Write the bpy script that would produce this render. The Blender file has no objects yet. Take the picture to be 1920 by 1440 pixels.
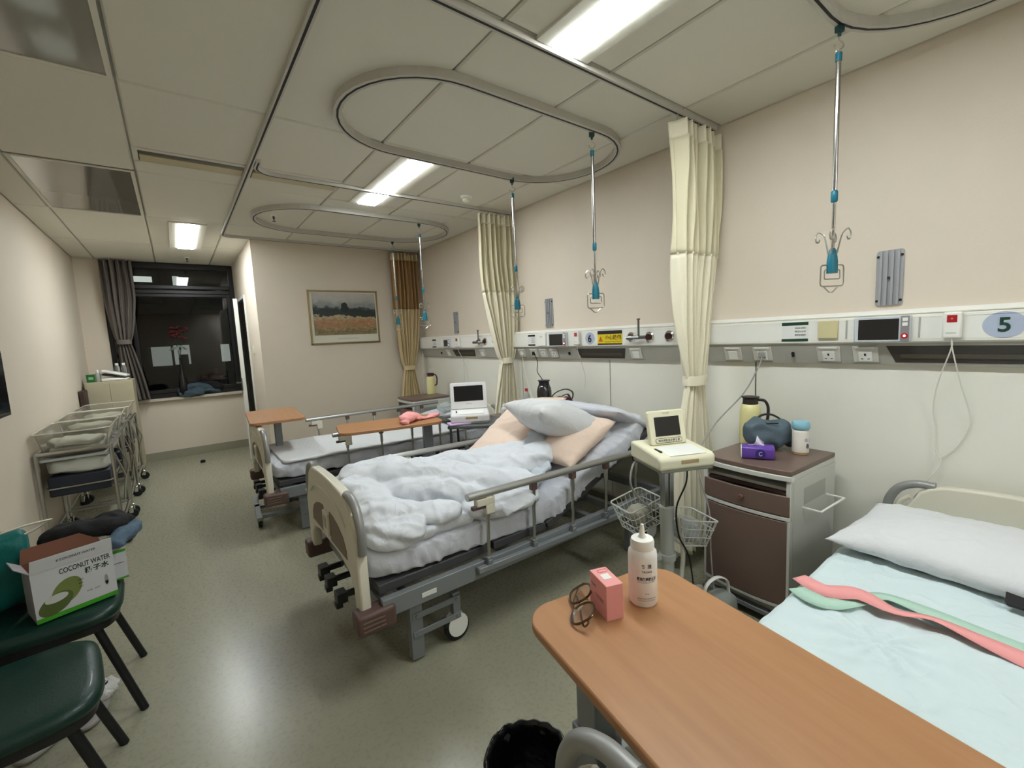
import bpy, math, random
from mathutils import Vector, Matrix, noise
random.seed(7)
PI = math.pi
R = math.radians
col = bpy.context.scene.collection
scn = bpy.context.scene

# ------------------------------------------------------------------ camera, world, exposure
cam_d = bpy.data.cameras.new('camera'); cam = bpy.data.objects.new('camera', cam_d); col.objects.link(cam)
cam_d.sensor_fit = 'HORIZONTAL'; cam_d.sensor_width = 36.0; cam_d.lens = 824.99 / 1920 * 36
cam_d.clip_start = 0.02; cam_d.clip_end = 100
YAW, PITCH, ROLL = 0.64796567, -0.10843866, -0.0468368
fw = Vector((math.sin(YAW) * math.cos(PITCH), math.cos(YAW) * math.cos(PITCH), math.sin(PITCH)))
rt = Vector((math.cos(YAW), -math.sin(YAW), 0)); up = rt.cross(fw)
rt2 = math.cos(ROLL) * rt + math.sin(ROLL) * up; up2 = -math.sin(ROLL) * rt + math.cos(ROLL) * up
cam.matrix_world = Matrix(((rt2.x, up2.x, -fw.x, 0.0), (rt2.y, up2.y, -fw.y, 0.0), (rt2.z, up2.z, -fw.z, 1.43), (0, 0, 0, 1)))
scn.camera = cam
world = bpy.data.worlds.new('night'); scn.world = world; world.use_nodes = True
world.node_tree.nodes['Background'].inputs[0].default_value = (0.010, 0.011, 0.014, 1)
world.node_tree.nodes['Background'].inputs[1].default_value = 0.6
scn.view_settings.view_transform = 'Standard'
try: scn.view_settings.look = 'None'
except Exception: pass
scn.view_settings.exposure = 1.66; scn.view_settings.gamma = 1.0
scn.view_settings.use_curve_mapping = False
LAMP = 17.0            # emission strength of the ceiling lamps' diffusers

# ------------------------------------------------------------------ helpers
def lin(c):
    c = c / 255.0
    return c / 12.92 if c <= 0.04045 else ((c + 0.055) / 1.055) ** 2.4
def rgb(r, g, b): return (lin(r), lin(g), lin(b), 1)
MATS = {}
def mat(name, c, rough=.5, metal=0.0, bump=0.0, scale=60, var=0.0, vscale=8, coat=0.0, trans=0.0, ior=1.45, emit=None, est=0.0, alpha=1.0, sheen=0.0, stretch=None, spec=None, sub=0.0, wr=0.0):
    if name in MATS: return MATS[name]
    m = bpy.data.materials.new(name); m.use_nodes = True; MATS[name] = m
    nt = m.node_tree; b = nt.nodes['Principled BSDF']
    col4 = rgb(*c)
    b.inputs['Base Color'].default_value = col4
    b.inputs['Roughness'].default_value = rough; b.inputs['Metallic'].default_value = metal
    b.inputs['IOR'].default_value = ior
    b.inputs['Coat Weight'].default_value = coat
    b.inputs['Transmission Weight'].default_value = trans
    b.inputs['Alpha'].default_value = alpha
    b.inputs['Sheen Weight'].default_value = sheen
    if sub: b.inputs['Subsurface Weight'].default_value = sub; b.inputs['Subsurface Scale'].default_value = .01; b.inputs['Subsurface Radius'].default_value = (1, 1, 1)
    if spec is not None: b.inputs['Specular IOR Level'].default_value = spec
    if emit: b.inputs['Emission Color'].default_value = rgb(*emit); b.inputs['Emission Strength'].default_value = est
    tc = nt.nodes.new('ShaderNodeTexCoord'); mp = nt.nodes.new('ShaderNodeMapping')
    nt.links.new(tc.outputs['Object'], mp.inputs[0])
    if stretch: mp.inputs['Scale'].default_value = stretch
    # every material carries at least a faint procedural variation
    n = nt.nodes.new('ShaderNodeTexNoise'); n.inputs['Scale'].default_value = vscale; n.inputs['Detail'].default_value = 4
    nt.links.new(mp.outputs[0], n.inputs[0])
    rmp = nt.nodes.new('ShaderNodeMapRange')
    v = max(var, .02)
    rmp.inputs[3].default_value = 1 - v; rmp.inputs[4].default_value = 1 + v
    nt.links.new(n.outputs[0], rmp.inputs[0])
    mx = nt.nodes.new('ShaderNodeVectorMath'); mx.operation = 'SCALE'; mx.inputs[0].default_value = col4[:3]
    nt.links.new(rmp.outputs[0], mx.inputs['Scale']); nt.links.new(mx.outputs[0], b.inputs['Base Color'])
    if bump:
        n2 = nt.nodes.new('ShaderNodeTexNoise'); n2.inputs['Scale'].default_value = scale; n2.inputs['Detail'].default_value = 3
        nt.links.new(mp.outputs[0], n2.inputs[0])
        bp = nt.nodes.new('ShaderNodeBump'); bp.inputs['Strength'].default_value = bump; bp.inputs['Distance'].default_value = .01
        nt.links.new(n2.outputs[0], bp.inputs['Height']); nt.links.new(bp.outputs[0], b.inputs['Normal'])
        if wr:      # soft creases: ridged, warped noise
            n3 = nt.nodes.new('ShaderNodeTexNoise'); n3.inputs['Scale'].default_value = 6.5; n3.inputs['Detail'].default_value = 1.5; n3.inputs['Distortion'].default_value = 1.4
            nt.links.new(mp.outputs[0], n3.inputs[0])
            m1 = nt.nodes.new('ShaderNodeMath'); m1.operation = 'SUBTRACT'; m1.inputs[1].default_value = .5; nt.links.new(n3.outputs[0], m1.inputs[0])
            m2 = nt.nodes.new('ShaderNodeMath'); m2.operation = 'ABSOLUTE'; nt.links.new(m1.outputs[0], m2.inputs[0])
            m3 = nt.nodes.new('ShaderNodeMath'); m3.operation = 'POWER'; m3.inputs[1].default_value = .6; nt.links.new(m2.outputs[0], m3.inputs[0])
            b2 = nt.nodes.new('ShaderNodeBump'); b2.inputs['Strength'].default_value = wr; b2.inputs['Distance'].default_value = .02; b2.invert = True
            nt.links.new(m3.outputs[0], b2.inputs['Height']); nt.links.new(bp.outputs[0], b2.inputs['Normal']); nt.links.new(b2.outputs[0], b.inputs['Normal'])
    return m

class MB:
    """collects geometry for ONE mesh object"""
    def __init__(s): s.v = []; s.f = []; s.m = []
    def add(s, vs, fs, M=None, mi=0):
        o = len(s.v)
        s.v += [tuple(M @ Vector(p)) if M else tuple(p) for p in vs]
        s.f += [tuple(i + o for i in f) for f in fs]; s.m += [mi] * len(fs); return s
    def box(s, x0, x1, y0, y1, z0, z1, M=None, mi=0):
        vs = [(x, y, z) for z in (z0, z1) for y in (y0, y1) for x in (x0, x1)]
        return s.add(vs, [(0, 2, 3, 1), (4, 5, 7, 6), (0, 1, 5, 4), (2, 6, 7, 3), (0, 4, 6, 2), (1, 3, 7, 5)], M, mi)
    def tube(s, pts, r, n=8, closed=False, mi=0, flat=1.0):
        P = [Vector(p) for p in pts]; N = len(P); vs = []; fs = []
        rr = r if isinstance(r, (list, tuple)) else [r] * N
        ref = None
        for i, p in enumerate(P):
            if closed: d = P[(i + 1) % N] - P[i - 1]
            else: d = P[min(i + 1, N - 1)] - P[max(i - 1, 0)]
            if d.length < 1e-9: d = Vector((0, 0, 1))
            d.normalize()
            if ref is None:
                ref = Vector((0, 0, 1)) if abs(d.z) < .9 else Vector((1, 0, 0))
            a = d.cross(ref)
            if a.length < 1e-4: a = d.cross(Vector((0, 1, 0)))
            a.normalize(); b = a.cross(d); ref = b
            for k in range(n):
                t = 2 * PI * k / n
                vs.append(p + a * math.cos(t) * rr[i] + b * math.sin(t) * rr[i] * flat)
        for i in range(N if closed else N - 1):
            j = (i + 1) % N
            for k in range(n):
                l = (k + 1) % n
                fs.append((i * n + k, j * n + k, j * n + l, i * n + l))
        if not closed: fs.append(tuple(range(n))); fs.append(tuple((N - 1) * n + k for k in reversed(range(n))))
        return s.add(vs, fs, None, mi)
    def cyl(s, p, q, r, r2=None, n=20, mi=0): return s.tube([p, q], [r, r if r2 is None else r2], n, mi=mi)
    def lathe(s, prof, c=(0, 0, 0), n=28, M=None, mi=0, sx=1, sy=1):
        vs = []; fs = []
        for (r, z) in prof:
            for k in range(n):
                t = 2 * PI * k / n; vs.append((c[0] + r * math.cos(t) * sx, c[1] + r * math.sin(t) * sy, c[2] + z))
        for i in range(len(prof) - 1):
            for k in range(n):
                l = (k + 1) % n; fs.append((i * n + k, i * n + l, (i + 1) * n + l, (i + 1) * n + k))
        fs.append(tuple(reversed(range(n)))); fs.append(tuple((len(prof) - 1) * n + k for k in range(n)))
        return s.add(vs, fs, M, mi)
    def prism(s, poly, o, u, v, depth, mi=0):
        """poly in the plane (o,u,v), thickened along u x v by depth"""
        o, u, v = Vector(o), Vector(u), Vector(v); w = u.cross(v).normalized() * depth; n = len(poly)
        vs = [o + u * a + v * b for a, b in poly] + [o + u * a + v * b + w for a, b in poly]
        fs = [tuple(reversed(range(n))), tuple(range(n, 2 * n))] + [(i, (i + 1) % n, (i + 1) % n + n, i + n) for i in range(n)]
        return s.add(vs, fs, None, mi)
    def grid(s, nu, nv, fn, wrap=False, mi=0):
        vs = [fn(i / (nu - (0 if wrap else 1)), j / (nv - 1)) for j in range(nv) for i in range(nu)]
        fs = []
        for j in range(nv - 1):
            for i in range(nu if wrap else nu - 1):
                k = (i + 1) % nu
                fs.append((j * nu + i, j * nu + k, (j + 1) * nu + k, (j + 1) * nu + i))
        return s.add(vs, fs, None, mi)
    def loft(s, C, W, H, ns=40, nt=36, p=4.0, pe=6.0, disp=None, mi=0, side=None):
        """soft body: centreline C(t) -> point, half width W(t), half height H(t); superellipse section"""
        rows = []
        for i in range(ns + 1):
            a = i / ns; t = .5 - .5 * math.cos(PI * a)
            c = Vector(C(t)); d = (Vector(C(min(1, t + .01))) - Vector(C(max(0, t - .01)))).normalized()
            sd = Vector(side) if side else Vector((0, 0, 1)).cross(d).normalized()
            upv = d.cross(sd).normalized()
            e = max(0, 1 - abs(2 * t - 1) ** pe) ** (1 / pe)
            for k in range(nt):
                th = 2 * PI * k / nt; cs, sn = math.cos(th), math.sin(th)
                x = math.copysign(abs(cs) ** (2 / p), cs); y = math.copysign(abs(sn) ** (2 / p), sn)
                q = c + sd * x * W(t) * e + upv * y * H(t) * e
                if disp:
                    nn = (sd * x + upv * y); nn = nn.normalized() if nn.length > 1e-6 else upv
                    q = q + nn * disp(q, nn) * min(1, e * 2)
                rows.append(q)
        n = nt; fs = []
        for i in range(ns):
            for k in range(n): fs.append((i * n + k, i * n + (k + 1) % n, (i + 1) * n + (k + 1) % n, (i + 1) * n + k))
        return s.add(rows, fs, None, mi)
    def build(s, name, m, parent=None, bevel=0, smooth=True, ang=40, loc=None, segs=2):
        me = bpy.data.meshes.new(name); me.from_pydata(s.v, [], s.f)
        ms = m if isinstance(m, (list, tuple)) else [m]
        for x in ms: me.materials.append(x)
        for p, i in zip(me.polygons, s.m): p.material_index = i
        import bmesh
        bm = bmesh.new(); bm.from_mesh(me); bmesh.ops.remove_doubles(bm, verts=bm.verts, dist=1e-5)
        bmesh.ops.recalc_face_normals(bm, faces=bm.faces); bm.to_mesh(me); bm.free()
        if smooth:
            for p in me.polygons: p.use_smooth = True
            me.set_sharp_from_angle(angle=R(ang))
        o = bpy.data.objects.new(name, me); col.objects.link(o)
        if parent: o.parent = parent
        if loc: o.location = loc
        if bevel:
            md = o.modifiers.new('bevel', 'BEVEL'); md.width = bevel; md.segments = segs; md.limit_method = 'ANGLE'; md.angle_limit = R(40)
        return o

def tag(o, label=None, cat=None, group=None, kind=None):
    if label: o['label'] = label
    if cat: o['category'] = cat
    if group: o['group'] = group
    if kind: o['kind'] = kind
    return o
def thing(name, label, cat, loc=(0, 0, 0), rz=0, group=None, rot=None):
    o = bpy.data.objects.new(name, None); col.objects.link(o); o.location = loc
    o.rotation_euler = rot if rot else (0, 0, rz); o.empty_display_size = .1
    return tag(o, label, cat, group)
def struct(o): o['kind'] = 'structure'; return o
def copy_tree(o, parent=None):
    c = o.copy(); col.objects.link(c); c.parent = parent
    for ch in list(o.children): copy_tree(ch, c)
    return c
def text(name, body, m, parent, loc, xdir, ydir, height=None, width=None, depth=.0006, bold=0.0):
    """lettering laid in the plane xdir/ydir, centred on loc, as a mesh part"""
    cu = bpy.data.curves.new(name, 'FONT'); cu.body = body; cu.align_x = 'CENTER'; cu.align_y = 'CENTER'; cu.size = 1; cu.extrude = .0; cu.offset = bold
    t = bpy.data.objects.new(name, cu); col.objects.link(t)
    dg = bpy.context.evaluated_depsgraph_get(); dg.update()
    me = bpy.data.meshes.new_from_object(t.evaluated_get(dg)); col.objects.unlink(t); bpy.data.objects.remove(t)
    if not len(me.vertices): return None
    xs = [v.co.x for v in me.vertices]; ys = [v.co.y for v in me.vertices]
    w = max(xs) - min(xs); h = max(ys) - min(ys); cx = (max(xs) + min(xs)) / 2; cy = (max(ys) + min(ys)) / 2
    sx = width / w if width else height / h; sy = height / h if height else sx
    X = Vector(xdir).normalized(); Y = Vector(ydir).normalized(); Z = X.cross(Y)
    L = Vector(loc) + Z * depth
    for v in me.vertices:
        v.co = L + X * (v.co.x - cx) * sx + Y * (v.co.y - cy) * sy
    me.materials.clear(); me.materials.append(m)
    o = bpy.data.objects.new(name, me); col.objects.link(o); o.parent = parent
    return o
def arc(cx, cy, r, a0, a1, n=12): return [(cx + r * math.cos(R(a0 + (a1 - a0) * i / n)), cy + r * math.sin(R(a0 + (a1 - a0) * i / n))) for i in range(n + 1)]
def rrect(w, h, r, n=5, cx=0, cy=0):
    return (arc(cx + w / 2 - r, cy + h / 2 - r, r, 0, 90, n) + arc(cx - w / 2 + r, cy + h / 2 - r, r, 90, 180, n) +
            arc(cx - w / 2 + r, cy - h / 2 + r, r, 180, 270, n) + arc(cx + w / 2 - r, cy - h / 2 + r, r, 270, 360, n))
def smooth_path(pts, k=6):
    """Catmull-Rom through points"""
    P = [Vector(p) for p in pts]; P = [P[0] * 2 - P[1]] + P + [P[-1] * 2 - P[-2]]; out = []
    for i in range(1, len(P) - 2):
        for j in range(k):
            t = j / k; a, b, c, d = P[i - 1], P[i], P[i + 1], P[i + 2]
            out.append(.5 * ((2 * b) + (c - a) * t + (2 * a - 5 * b + 4 * c - d) * t * t + (3 * b - a - 3 * c + d) * t ** 3))
    out.append(P[-2]); return out
def sweep(mb, path, prof, closed=False, mi=0):
    """horizontal path [(x,y)], profile [(offset across, z)]"""
    N = len(path); n = len(prof); vs = []; fs = []
    for i, p in enumerate(path):
        a = Vector(path[i - 1] if (closed or i) else path[0]); b = Vector(path[(i + 1) % N] if (closed or i < N - 1) else path[-1])
        d = (b - a).normalized(); nx, ny = -d.y, d.x
        for (u, z) in prof: vs.append((p[0] + nx * u, p[1] + ny * u, z))
    for i in range(N if closed else N - 1):
        j = (i + 1) % N
        for k in range(n): l = (k + 1) % n; fs.append((i * n + k, i * n + l, j * n + l, j * n + k))
    if not closed: fs += [tuple(range(n)), tuple((N - 1) * n + k for k in reversed(range(n)))]
    return mb.add(vs, fs, None, mi)
def nz(p, s, o=0.0): return noise.noise(Vector((p[0] * s + o, p[1] * s + o * .7, p[2] * s - o)))

# ------------------------------------------------------------------ materials
M_paint = mat('beige wall paint', (220, 208, 191), .62, bump=.08, scale=180, var=.015)
M_lamin = mat('pale laminate panel', (234, 232, 220), .42, bump=.03, scale=200)
M_seam = mat('panel seam', (70, 68, 64), .7)
M_ceil = mat('mineral ceiling tile', (222, 219, 206), .85, bump=.12, scale=260, var=.03, vscale=300)
M_grid = mat('ceiling grid', (172, 170, 160), .6)
M_white = mat('white plastic', (236, 235, 228), .38)
M_cream = mat('cream plastic', (228, 226, 204), .35)
M_ivory = mat('ivory moulded plastic', (216, 210, 192), .38)
M_steel = mat('brushed steel', (196, 194, 188), .28, 1.0)
M_alu = mat('aluminium tube', (176, 176, 172), .38, .8)
M_grip = mat('silver grey grip', (150, 150, 147), .42, .35)
M_greymetal = mat('grey painted steel', (132, 136, 138), .42, .2)
M_dkgrey = mat('dark grey steel', (74, 74, 76), .5, .2)
M_chrome = mat('chrome', (225, 225, 222), .12, 1.0)
M_black = mat('black plastic', (22, 22, 24), .4)
M_blackrub = mat('black rubber', (26, 26, 26), .7)
M_brownpl = mat('brown plastic bumper', (94, 72, 66), .5)
M_brownin = mat('brown inset', (120, 102, 84), .5)
M_sheet = mat('white bed linen', (212, 213, 214), .85, bump=.25, scale=38, wr=.22, var=.02, sheen=.2)
M_sheetv = mat('lilac white bed linen', (204, 206, 214), .85, bump=.25, scale=38, wr=.25, var=.02, sheen=.2)
M_duvet = mat('pale blue white duvet cotton', (214, 217, 222), .85, bump=.3, scale=30, wr=.3, var=.02, sheen=.2)
M_bluesheet = mat('light blue sheet', (204, 219, 220), .85, bump=.3, scale=26, wr=.3, var=.03, vscale=3, sheen=.2)
M_peach = mat('peach quilted cloth', (232, 208, 190), .85, bump=.25, scale=45, sheen=.2)
M_pink = mat('pink cloth', (236, 160, 158), .8, bump=.3, scale=60)
M_mint = mat('mint green cloth', (176, 208, 190), .8, bump=.3, scale=60)
M_curtain = mat('cream curtain cloth', (238, 231, 206), .85, bump=.15, scale=120, sheen=.2)
M_curtain2 = mat('tan curtain cloth', (212, 192, 148), .85, bump=.15, scale=120)
M_greycur = mat('grey curtain cloth', (116, 108, 102), .85, bump=.15, scale=120)
M_teal = mat('teal plastic grip', (22, 104, 122), .4)
M_brownlam = mat('brown laminate', (112, 92, 82), .35, var=.03)
M_cabwhite = mat('white cabinet board', (204, 204, 196), .42)
M_dark = mat('dark recess', (34, 31, 30), .6)
M_ink = mat('black print', (24, 24, 26), .6)
M_greenink = mat('dark green print', (20, 62, 44), .6)
M_paper = mat('white paper', (228, 228, 222), .7)
M_yellow = mat('yellow sticker', (226, 200, 30), .5)
M_red = mat('red plastic', (176, 24, 34), .4)
M_screen = mat('dark glass screen', (22, 22, 26), .12, coat=.5)
M_green = mat('dark green vinyl', (10, 46, 38), .40, bump=.08, scale=160, coat=.05)
M_lgreen = mat('bright green print', (70, 160, 40), .6)
M_bag = mat('slate blue nylon', (84, 100, 110), .55, bump=.25, scale=30)
M_purple = mat('purple film', (100, 66, 160), .3, var=.1, vscale=14)
M_lilac = mat('lilac paper', (206, 178, 214), .7)
M_denim = mat('denim cloth', (86, 106, 124), .85, bump=.3, scale=60, var=.08)
M_blackcloth = mat('black cloth', (20, 20, 22), .85, bump=.3, scale=50)
M_cord = mat('grey cable', (150, 148, 142), .5)
M_wcord = mat('white cable', (224, 222, 212), .5)

def wood_mat(name, c1, c2, sc):
    m = bpy.data.materials.new(name); m.use_nodes = True; nt = m.node_tree; b = nt.nodes['Principled BSDF']
    tc = nt.nodes.new('ShaderNodeTexCoord'); mp = nt.nodes.new('ShaderNodeMapping'); mp.inputs['Scale'].default_value = sc
    n = nt.nodes.new('ShaderNodeTexNoise'); n.inputs['Scale'].default_value = 2.2; n.inputs['Detail'].default_value = 8; n.inputs['Roughness'].default_value = .6
    cr = nt.nodes.new('ShaderNodeValToRGB'); cr.color_ramp.elements[0].position = .22; cr.color_ramp.elements[1].position = .82
    cr.color_ramp.elements[0].color = rgb(*c1); cr.color_ramp.elements[1].color = rgb(*c2)
    nt.links.new(tc.outputs['Object'], mp.inputs[0]); nt.links.new(mp.outputs[0], n.inputs[0]); nt.links.new(n.outputs[0], cr.inputs[0]); nt.links.new(cr.outputs[0], b.inputs['Base Color'])
    b.inputs['Roughness'].default_value = .42; return m
M_wood = wood_mat('beech laminate', (160, 112, 72), (178, 130, 88), (1.4, 15, 2))

def floor_mat():
    m = bpy.data.materials.new('speckled vinyl floor'); m.use_nodes = True; nt = m.node_tree; b = nt.nodes['Principled BSDF']
    tc = nt.nodes.new('ShaderNodeTexCoord')
    vo = nt.nodes.new('ShaderNodeTexVoronoi'); vo.inputs['Scale'].default_value = 190
    cr = nt.nodes.new('ShaderNodeValToRGB'); cr.color_ramp.interpolation = 'LINEAR'
    cr.color_ramp.elements[0].position = .10; cr.color_ramp.elements[0].color = (0, 0, 0, 1); cr.color_ramp.elements[1].position = .20; cr.color_ramp.elements[1].color = (1, 1, 1, 1)
    wn = nt.nodes.new('ShaderNodeTexVoronoi'); wn.inputs['Scale'].default_value = 190
    sep = nt.nodes.new('ShaderNodeSeparateColor')
    nt.links.new(wn.outputs['Color'], sep.inputs[0])
    rc = nt.nodes.new('ShaderNodeValToRGB'); rc.color_ramp.interpolation = 'CONSTANT'
    e = rc.color_ramp.elements; e[0].position = 0; e[0].color = rgb(96, 92, 76); e[1].position = .18; e[1].color = rgb(150, 147, 126)
    x = e.new(.8); x.color = rgb(172, 169, 150); x = e.new(.93); x.color = rgb(116, 102, 82)
    nt.links.new(sep.outputs[0], rc.inputs[0])
    mix = nt.nodes.new('ShaderNodeMix'); mix.data_type = 'RGBA'; mix.inputs[7].default_value = rgb(150, 147, 126)
    nt.links.new(tc.outputs['Object'], vo.inputs[0]); nt.links.new(tc.outputs['Object'], wn.inputs[0])
    nt.links.new(vo.outputs['Distance'], cr.inputs[0]); nt.links.new(cr.outputs[0], mix.inputs[0]); nt.links.new(rc.outputs[0], mix.inputs[6])
    nt.links.new(mix.outputs[2], b.inputs['Base Color'])
    n = nt.nodes.new('ShaderNodeTexNoise'); n.inputs['Scale'].default_value = 60; nt.links.new(tc.outputs['Object'], n.inputs[0])
    mr = nt.nodes.new('ShaderNodeMapRange'); mr.inputs[3].default_value = .24; mr.inputs[4].default_value = .32
    nt.links.new(n.outputs[0], mr.inputs[0]); nt.links.new(mr.outputs[0], b.inputs['Roughness'])
    b.inputs['Specular IOR Level'].default_value = .45
    return m
M_floor = floor_mat()

# ------------------------------------------------------------------ the room
XL, XR, YB, YP, YW, H, XP = -.87, 2.69, -2.4, 5.57, 7.45, 2.6, .76
struct(MB().box(XL - .1, XR + .1, YB - .1, YW + .3, -.1, 0).build('floor', M_floor, smooth=False))
# right wall: upper paint, lower laminate sheets with seams
w = MB().box(XR, XR + .12, YB, YP + .1, 1.25, H + .1)
ys = [YB, -1.01, .085, 1.18, 2.27, 3.37, 4.47, YP + .1]
for a, b in zip(ys, ys[1:]): w.box(XR - .004, XR + .12, a + .004, b - .004, 0, 1.25, mi=1)
w.box(XR + .001, XR + .12, YB, YP + .1, 0, 1.25, mi=2)
struct(w.build('wall_right', [M_paint, M_lamin, M_seam], smooth=False))
struct(MB().box(XL - .12, XL, YB, YW + .1, 0, H + .1).build('wall_left', M_paint, smooth=False))
# partition block: front face toward the ward and side face toward the window passage, with a doorway
struct(MB().box(XP + .1, XR + .12, YP, YP + .1, 0, H + .1).build('wall_partition', M_paint, smooth=False))
s = MB().box(XP, XP + .1, YP, 6.45, 0, H + .1).box(XP, XP + .1, 7.33, YW + .1, 0, H + .1).box(XP, XP + .1, 6.45, 7.33, 2.08, H + .1)
struct(s.build('wall_partition_side', M_paint, smooth=False))
# window wall with its opening
s = MB().box(XL, -.64, YW, YW + .25, 0, H + .1).box(-.64, XP + .1, YW, YW + .25, 0, .80)
struct(s.build('wall_far', M_paint, smooth=False))
struct(MB().box(XL - .1, XR + .1, YB - .12, YB, 0, H + .1).build('wall_back', M_paint, smooth=False))
struct(MB().box(-.66, XP, YW - .06, YW + .02, .79, .825).build('trim_1', mat('sill stone', (200, 192, 176), .3), bevel=.004))
M_base = mat('grey green skirting vinyl', (150, 146, 126), .5)
struct(MB().box(XL, XP, YW - .008, YW, 0, .11).build('baseboard_far', M_base, smooth=False))
struct(MB().box(XL, XL + .008, YB, YW, 0, .11).build('baseboard_left', M_base, smooth=False))
struct(MB().box(XP, XR, YP - .008, YP, 0, .11).build('baseboard_partition', M_base, smooth=False))
struct(MB().box(XP - .008, XP, YP, 6.42, 0, .11).build('baseboard_partition_side', M_base, smooth=False))
struct(MB().box(XR - .014, XR - .004, YB, YP, 0, .11).build('baseboard_right', M_base, smooth=False))

# ceiling: tiles in an exposed grid
xj = [-.87, -.667, -.085, .50, 1.10, 1.705, 2.31, 2.69]
yj = [-2.4, -1.0, .20, 1.40, 2.60, 3.80, 5.00, 6.20, 7.46]
c = MB().box(XL - .1, XR + .1, YB - .1, YW + .26, H + .012, H + .1, mi=1)
def tile(x0, x1, y0, y1):
    g = .005; z0, z1, e = H + .0, H + .02, .008
    vs = [(x0 + g + e, y0 + g + e, z0), (x1 - g - e, y0 + g + e, z0), (x1 - g - e, y1 - g - e, z0), (x0 + g + e, y1 - g - e, z0),
          (x0 + g, y0 + g, z0 + .007), (x1 - g, y0 + g, z0 + .007), (x1 - g, y1 - g, z0 + .007), (x0 + g, y1 - g, z0 + .007),
          (x0 + g, y0 + g, z1), (x1 - g, y0 + g, z1), (x1 - g, y1 - g, z1), (x0 + g, y1 - g, z1)]
    fs = [(0, 1, 2, 3)] + [(a + i, a + (i + 1) % 4, a + 4 + (i + 1) % 4, a + 4 + i) for a in (0, 4) for i in range(4)]
    c.add(vs, fs)
for i in range(len(xj) - 1):
    for j in range(len(yj) - 1):
        x0, x1, y0, y1 = xj[i], xj[i + 1], yj[j], yj[j + 1]
        if (i, j) == (1, 5) or (i, j) == (1, 3): continue
        if i >= 4 and j >= 7: continue
        if j == 4 and i in (2, 3): tile(x0, x1, y0, 3.37); tile(x0, x1, 3.62, y1); continue
        tile(x0, x1, y0, y1)
struct(c.build('ceiling', [M_ceil, M_grid], smooth=False))
M_gloss = mat('glossy grey ceiling panel', (138, 134, 124), .10, coat=.6, spec=1.0, var=.03)
for k, (y0, y1, lb) in enumerate(((3.8, 5.0, 'glossy grey ceiling access panel nearer the window'), (1.4, 2.6, 'glossy grey ceiling access panel at top left corner'))):
    t = thing('ceiling_access_panel', lb, 'ceiling panel', (-.376, (y0 + y1) / 2, H), group='glossy ceiling panels')
    MB().box(-.286, .286, -.595, .595, -.002, .01).build('panel', M_gloss, t, bevel=.002)
    f = MB()
    for (a, b, cc, d) in ((-.286, .286, -.595, -.575), (-.286, .286, .575, .595), (-.286, -.266, -.575, .575), (.266, .286, -.575, .575)): f.box(a, b, cc, d, -.006, -.001)
    f.build('panel_frame', M_ceil, t)
# slot diffusers
for k, (x0, x1, lb) in enumerate(((-.08, .495, 'linear slot air diffuser in ceiling on the aisle side'), (.505, 1.095, 'linear slot air diffuser in ceiling beside the far bed area'))):
    t = thing('air_diffuser', lb, 'air vent', ((x0 + x1) / 2, 3.495, H), group='ceiling slot diffusers')
    hw = (x1 - x0) / 2
    MB().box(-hw, hw, -.125, .125, .006, .012).build('backing', M_dark, t)
    MB().box(-hw + .03, hw - .015, -.025, .085, -.004, .006).build('cover_strip', mat('cream vent strip', (196, 186, 152), .5), t, bevel=.002)
    f = MB().box(-hw, hw, .09, .125, -.003, .008).box(-hw, hw, -.125, -.095, -.003, .008).box(-hw, -hw + .025, -.1, .1, -.003, .008).box(hw - .012, hw, -.1, .1, -.003, .008)
    f.build('frame', M_ceil, t)
    s = MB()
    for q in range(4): s.box(-hw + .03, hw - .015, -.088 + q * .015, -.084 + q * .015, -.002, .008)
    s.build('slat', M_alu, t)
# lamps
M_emit = mat('lamp diffuser', (255, 255, 250), .4, emit=(244, 252, 255), est=LAMP)
for x, y0, y1, lb in ((1.405, .22, 1.40, 'long ceiling light above the near bed, cut by top edge'), (1.405, 2.64, 3.78, 'long ceiling light over the middle of the room'), (.215, 5.08, 6.30, 'ceiling light in the passage by the window'), (1.405, -2.18, -1.02, 'ceiling light outside the picture, at the room end behind the viewer')):
    t = thing('ceiling_light', lb, 'ceiling light', (x, (y0 + y1) / 2, H), group='fluorescent ceiling lights')
    hl = (y1 - y0) / 2
    f = MB()
    for (a, b, cc, d) in ((-.145, -.075, -hl, hl), (.075, .145, -hl, hl), (-.075, .075, -hl, -hl + .012), (-.075, .075, hl - .012, hl)): f.box(a, b, cc, d, -.012, .004)
    f.build('housing', M_ceil, t, bevel=.002)
    MB().box(-.069, .069, -hl + .014, hl - .014, -.018, -.004).build('diffuser', M_emit, t)

# window
wn = bpy.data.objects.new('window_1', None); col.objects.link(wn); wn.location = (0, YW, 0); struct(wn)
M_wframe = mat('dark bronze window frame', (44, 42, 42), .35, .4)
f = MB()
for (a, b, cc, d) in ((-.64, -.60, .825, H), (.70, XP, .825, H), (-.60, .70, .825, .885), (-.60, .70, 2.53, H)): f.box(a, b, .03, .10, cc, d)
f.build('window_frame', M_wframe, wn, bevel=.004)
MB().box(-.60, .70, .01, .10, 2.20, 2.25).box(-.60, .70, -.005, .10, 2.26, 2.31).build('transom', M_wframe, wn, bevel=.006)
f = MB()
for (a, b, cc, d) in ((-.40, -.36, .885, 2.2), (.66, .70, .885, 2.2), (-.36, .66, .885, .93), (-.36, .66, 2.16, 2.2)): f.box(a, b, .02, .07, cc, d)
f.build('sash', M_wframe, wn, bevel=.004)
M_glass = mat('window glass', (180, 185, 190), .01, trans=1.0, ior=1.45)
g = MB().box(-.61, .71, .06, .066, .87, 2.21).build('pane', M_glass, wn, smooth=False)
MB().box(-.61, .71, .06, .066, 2.30, 2.54).build('pane', M_glass, wn, smooth=False)
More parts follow.
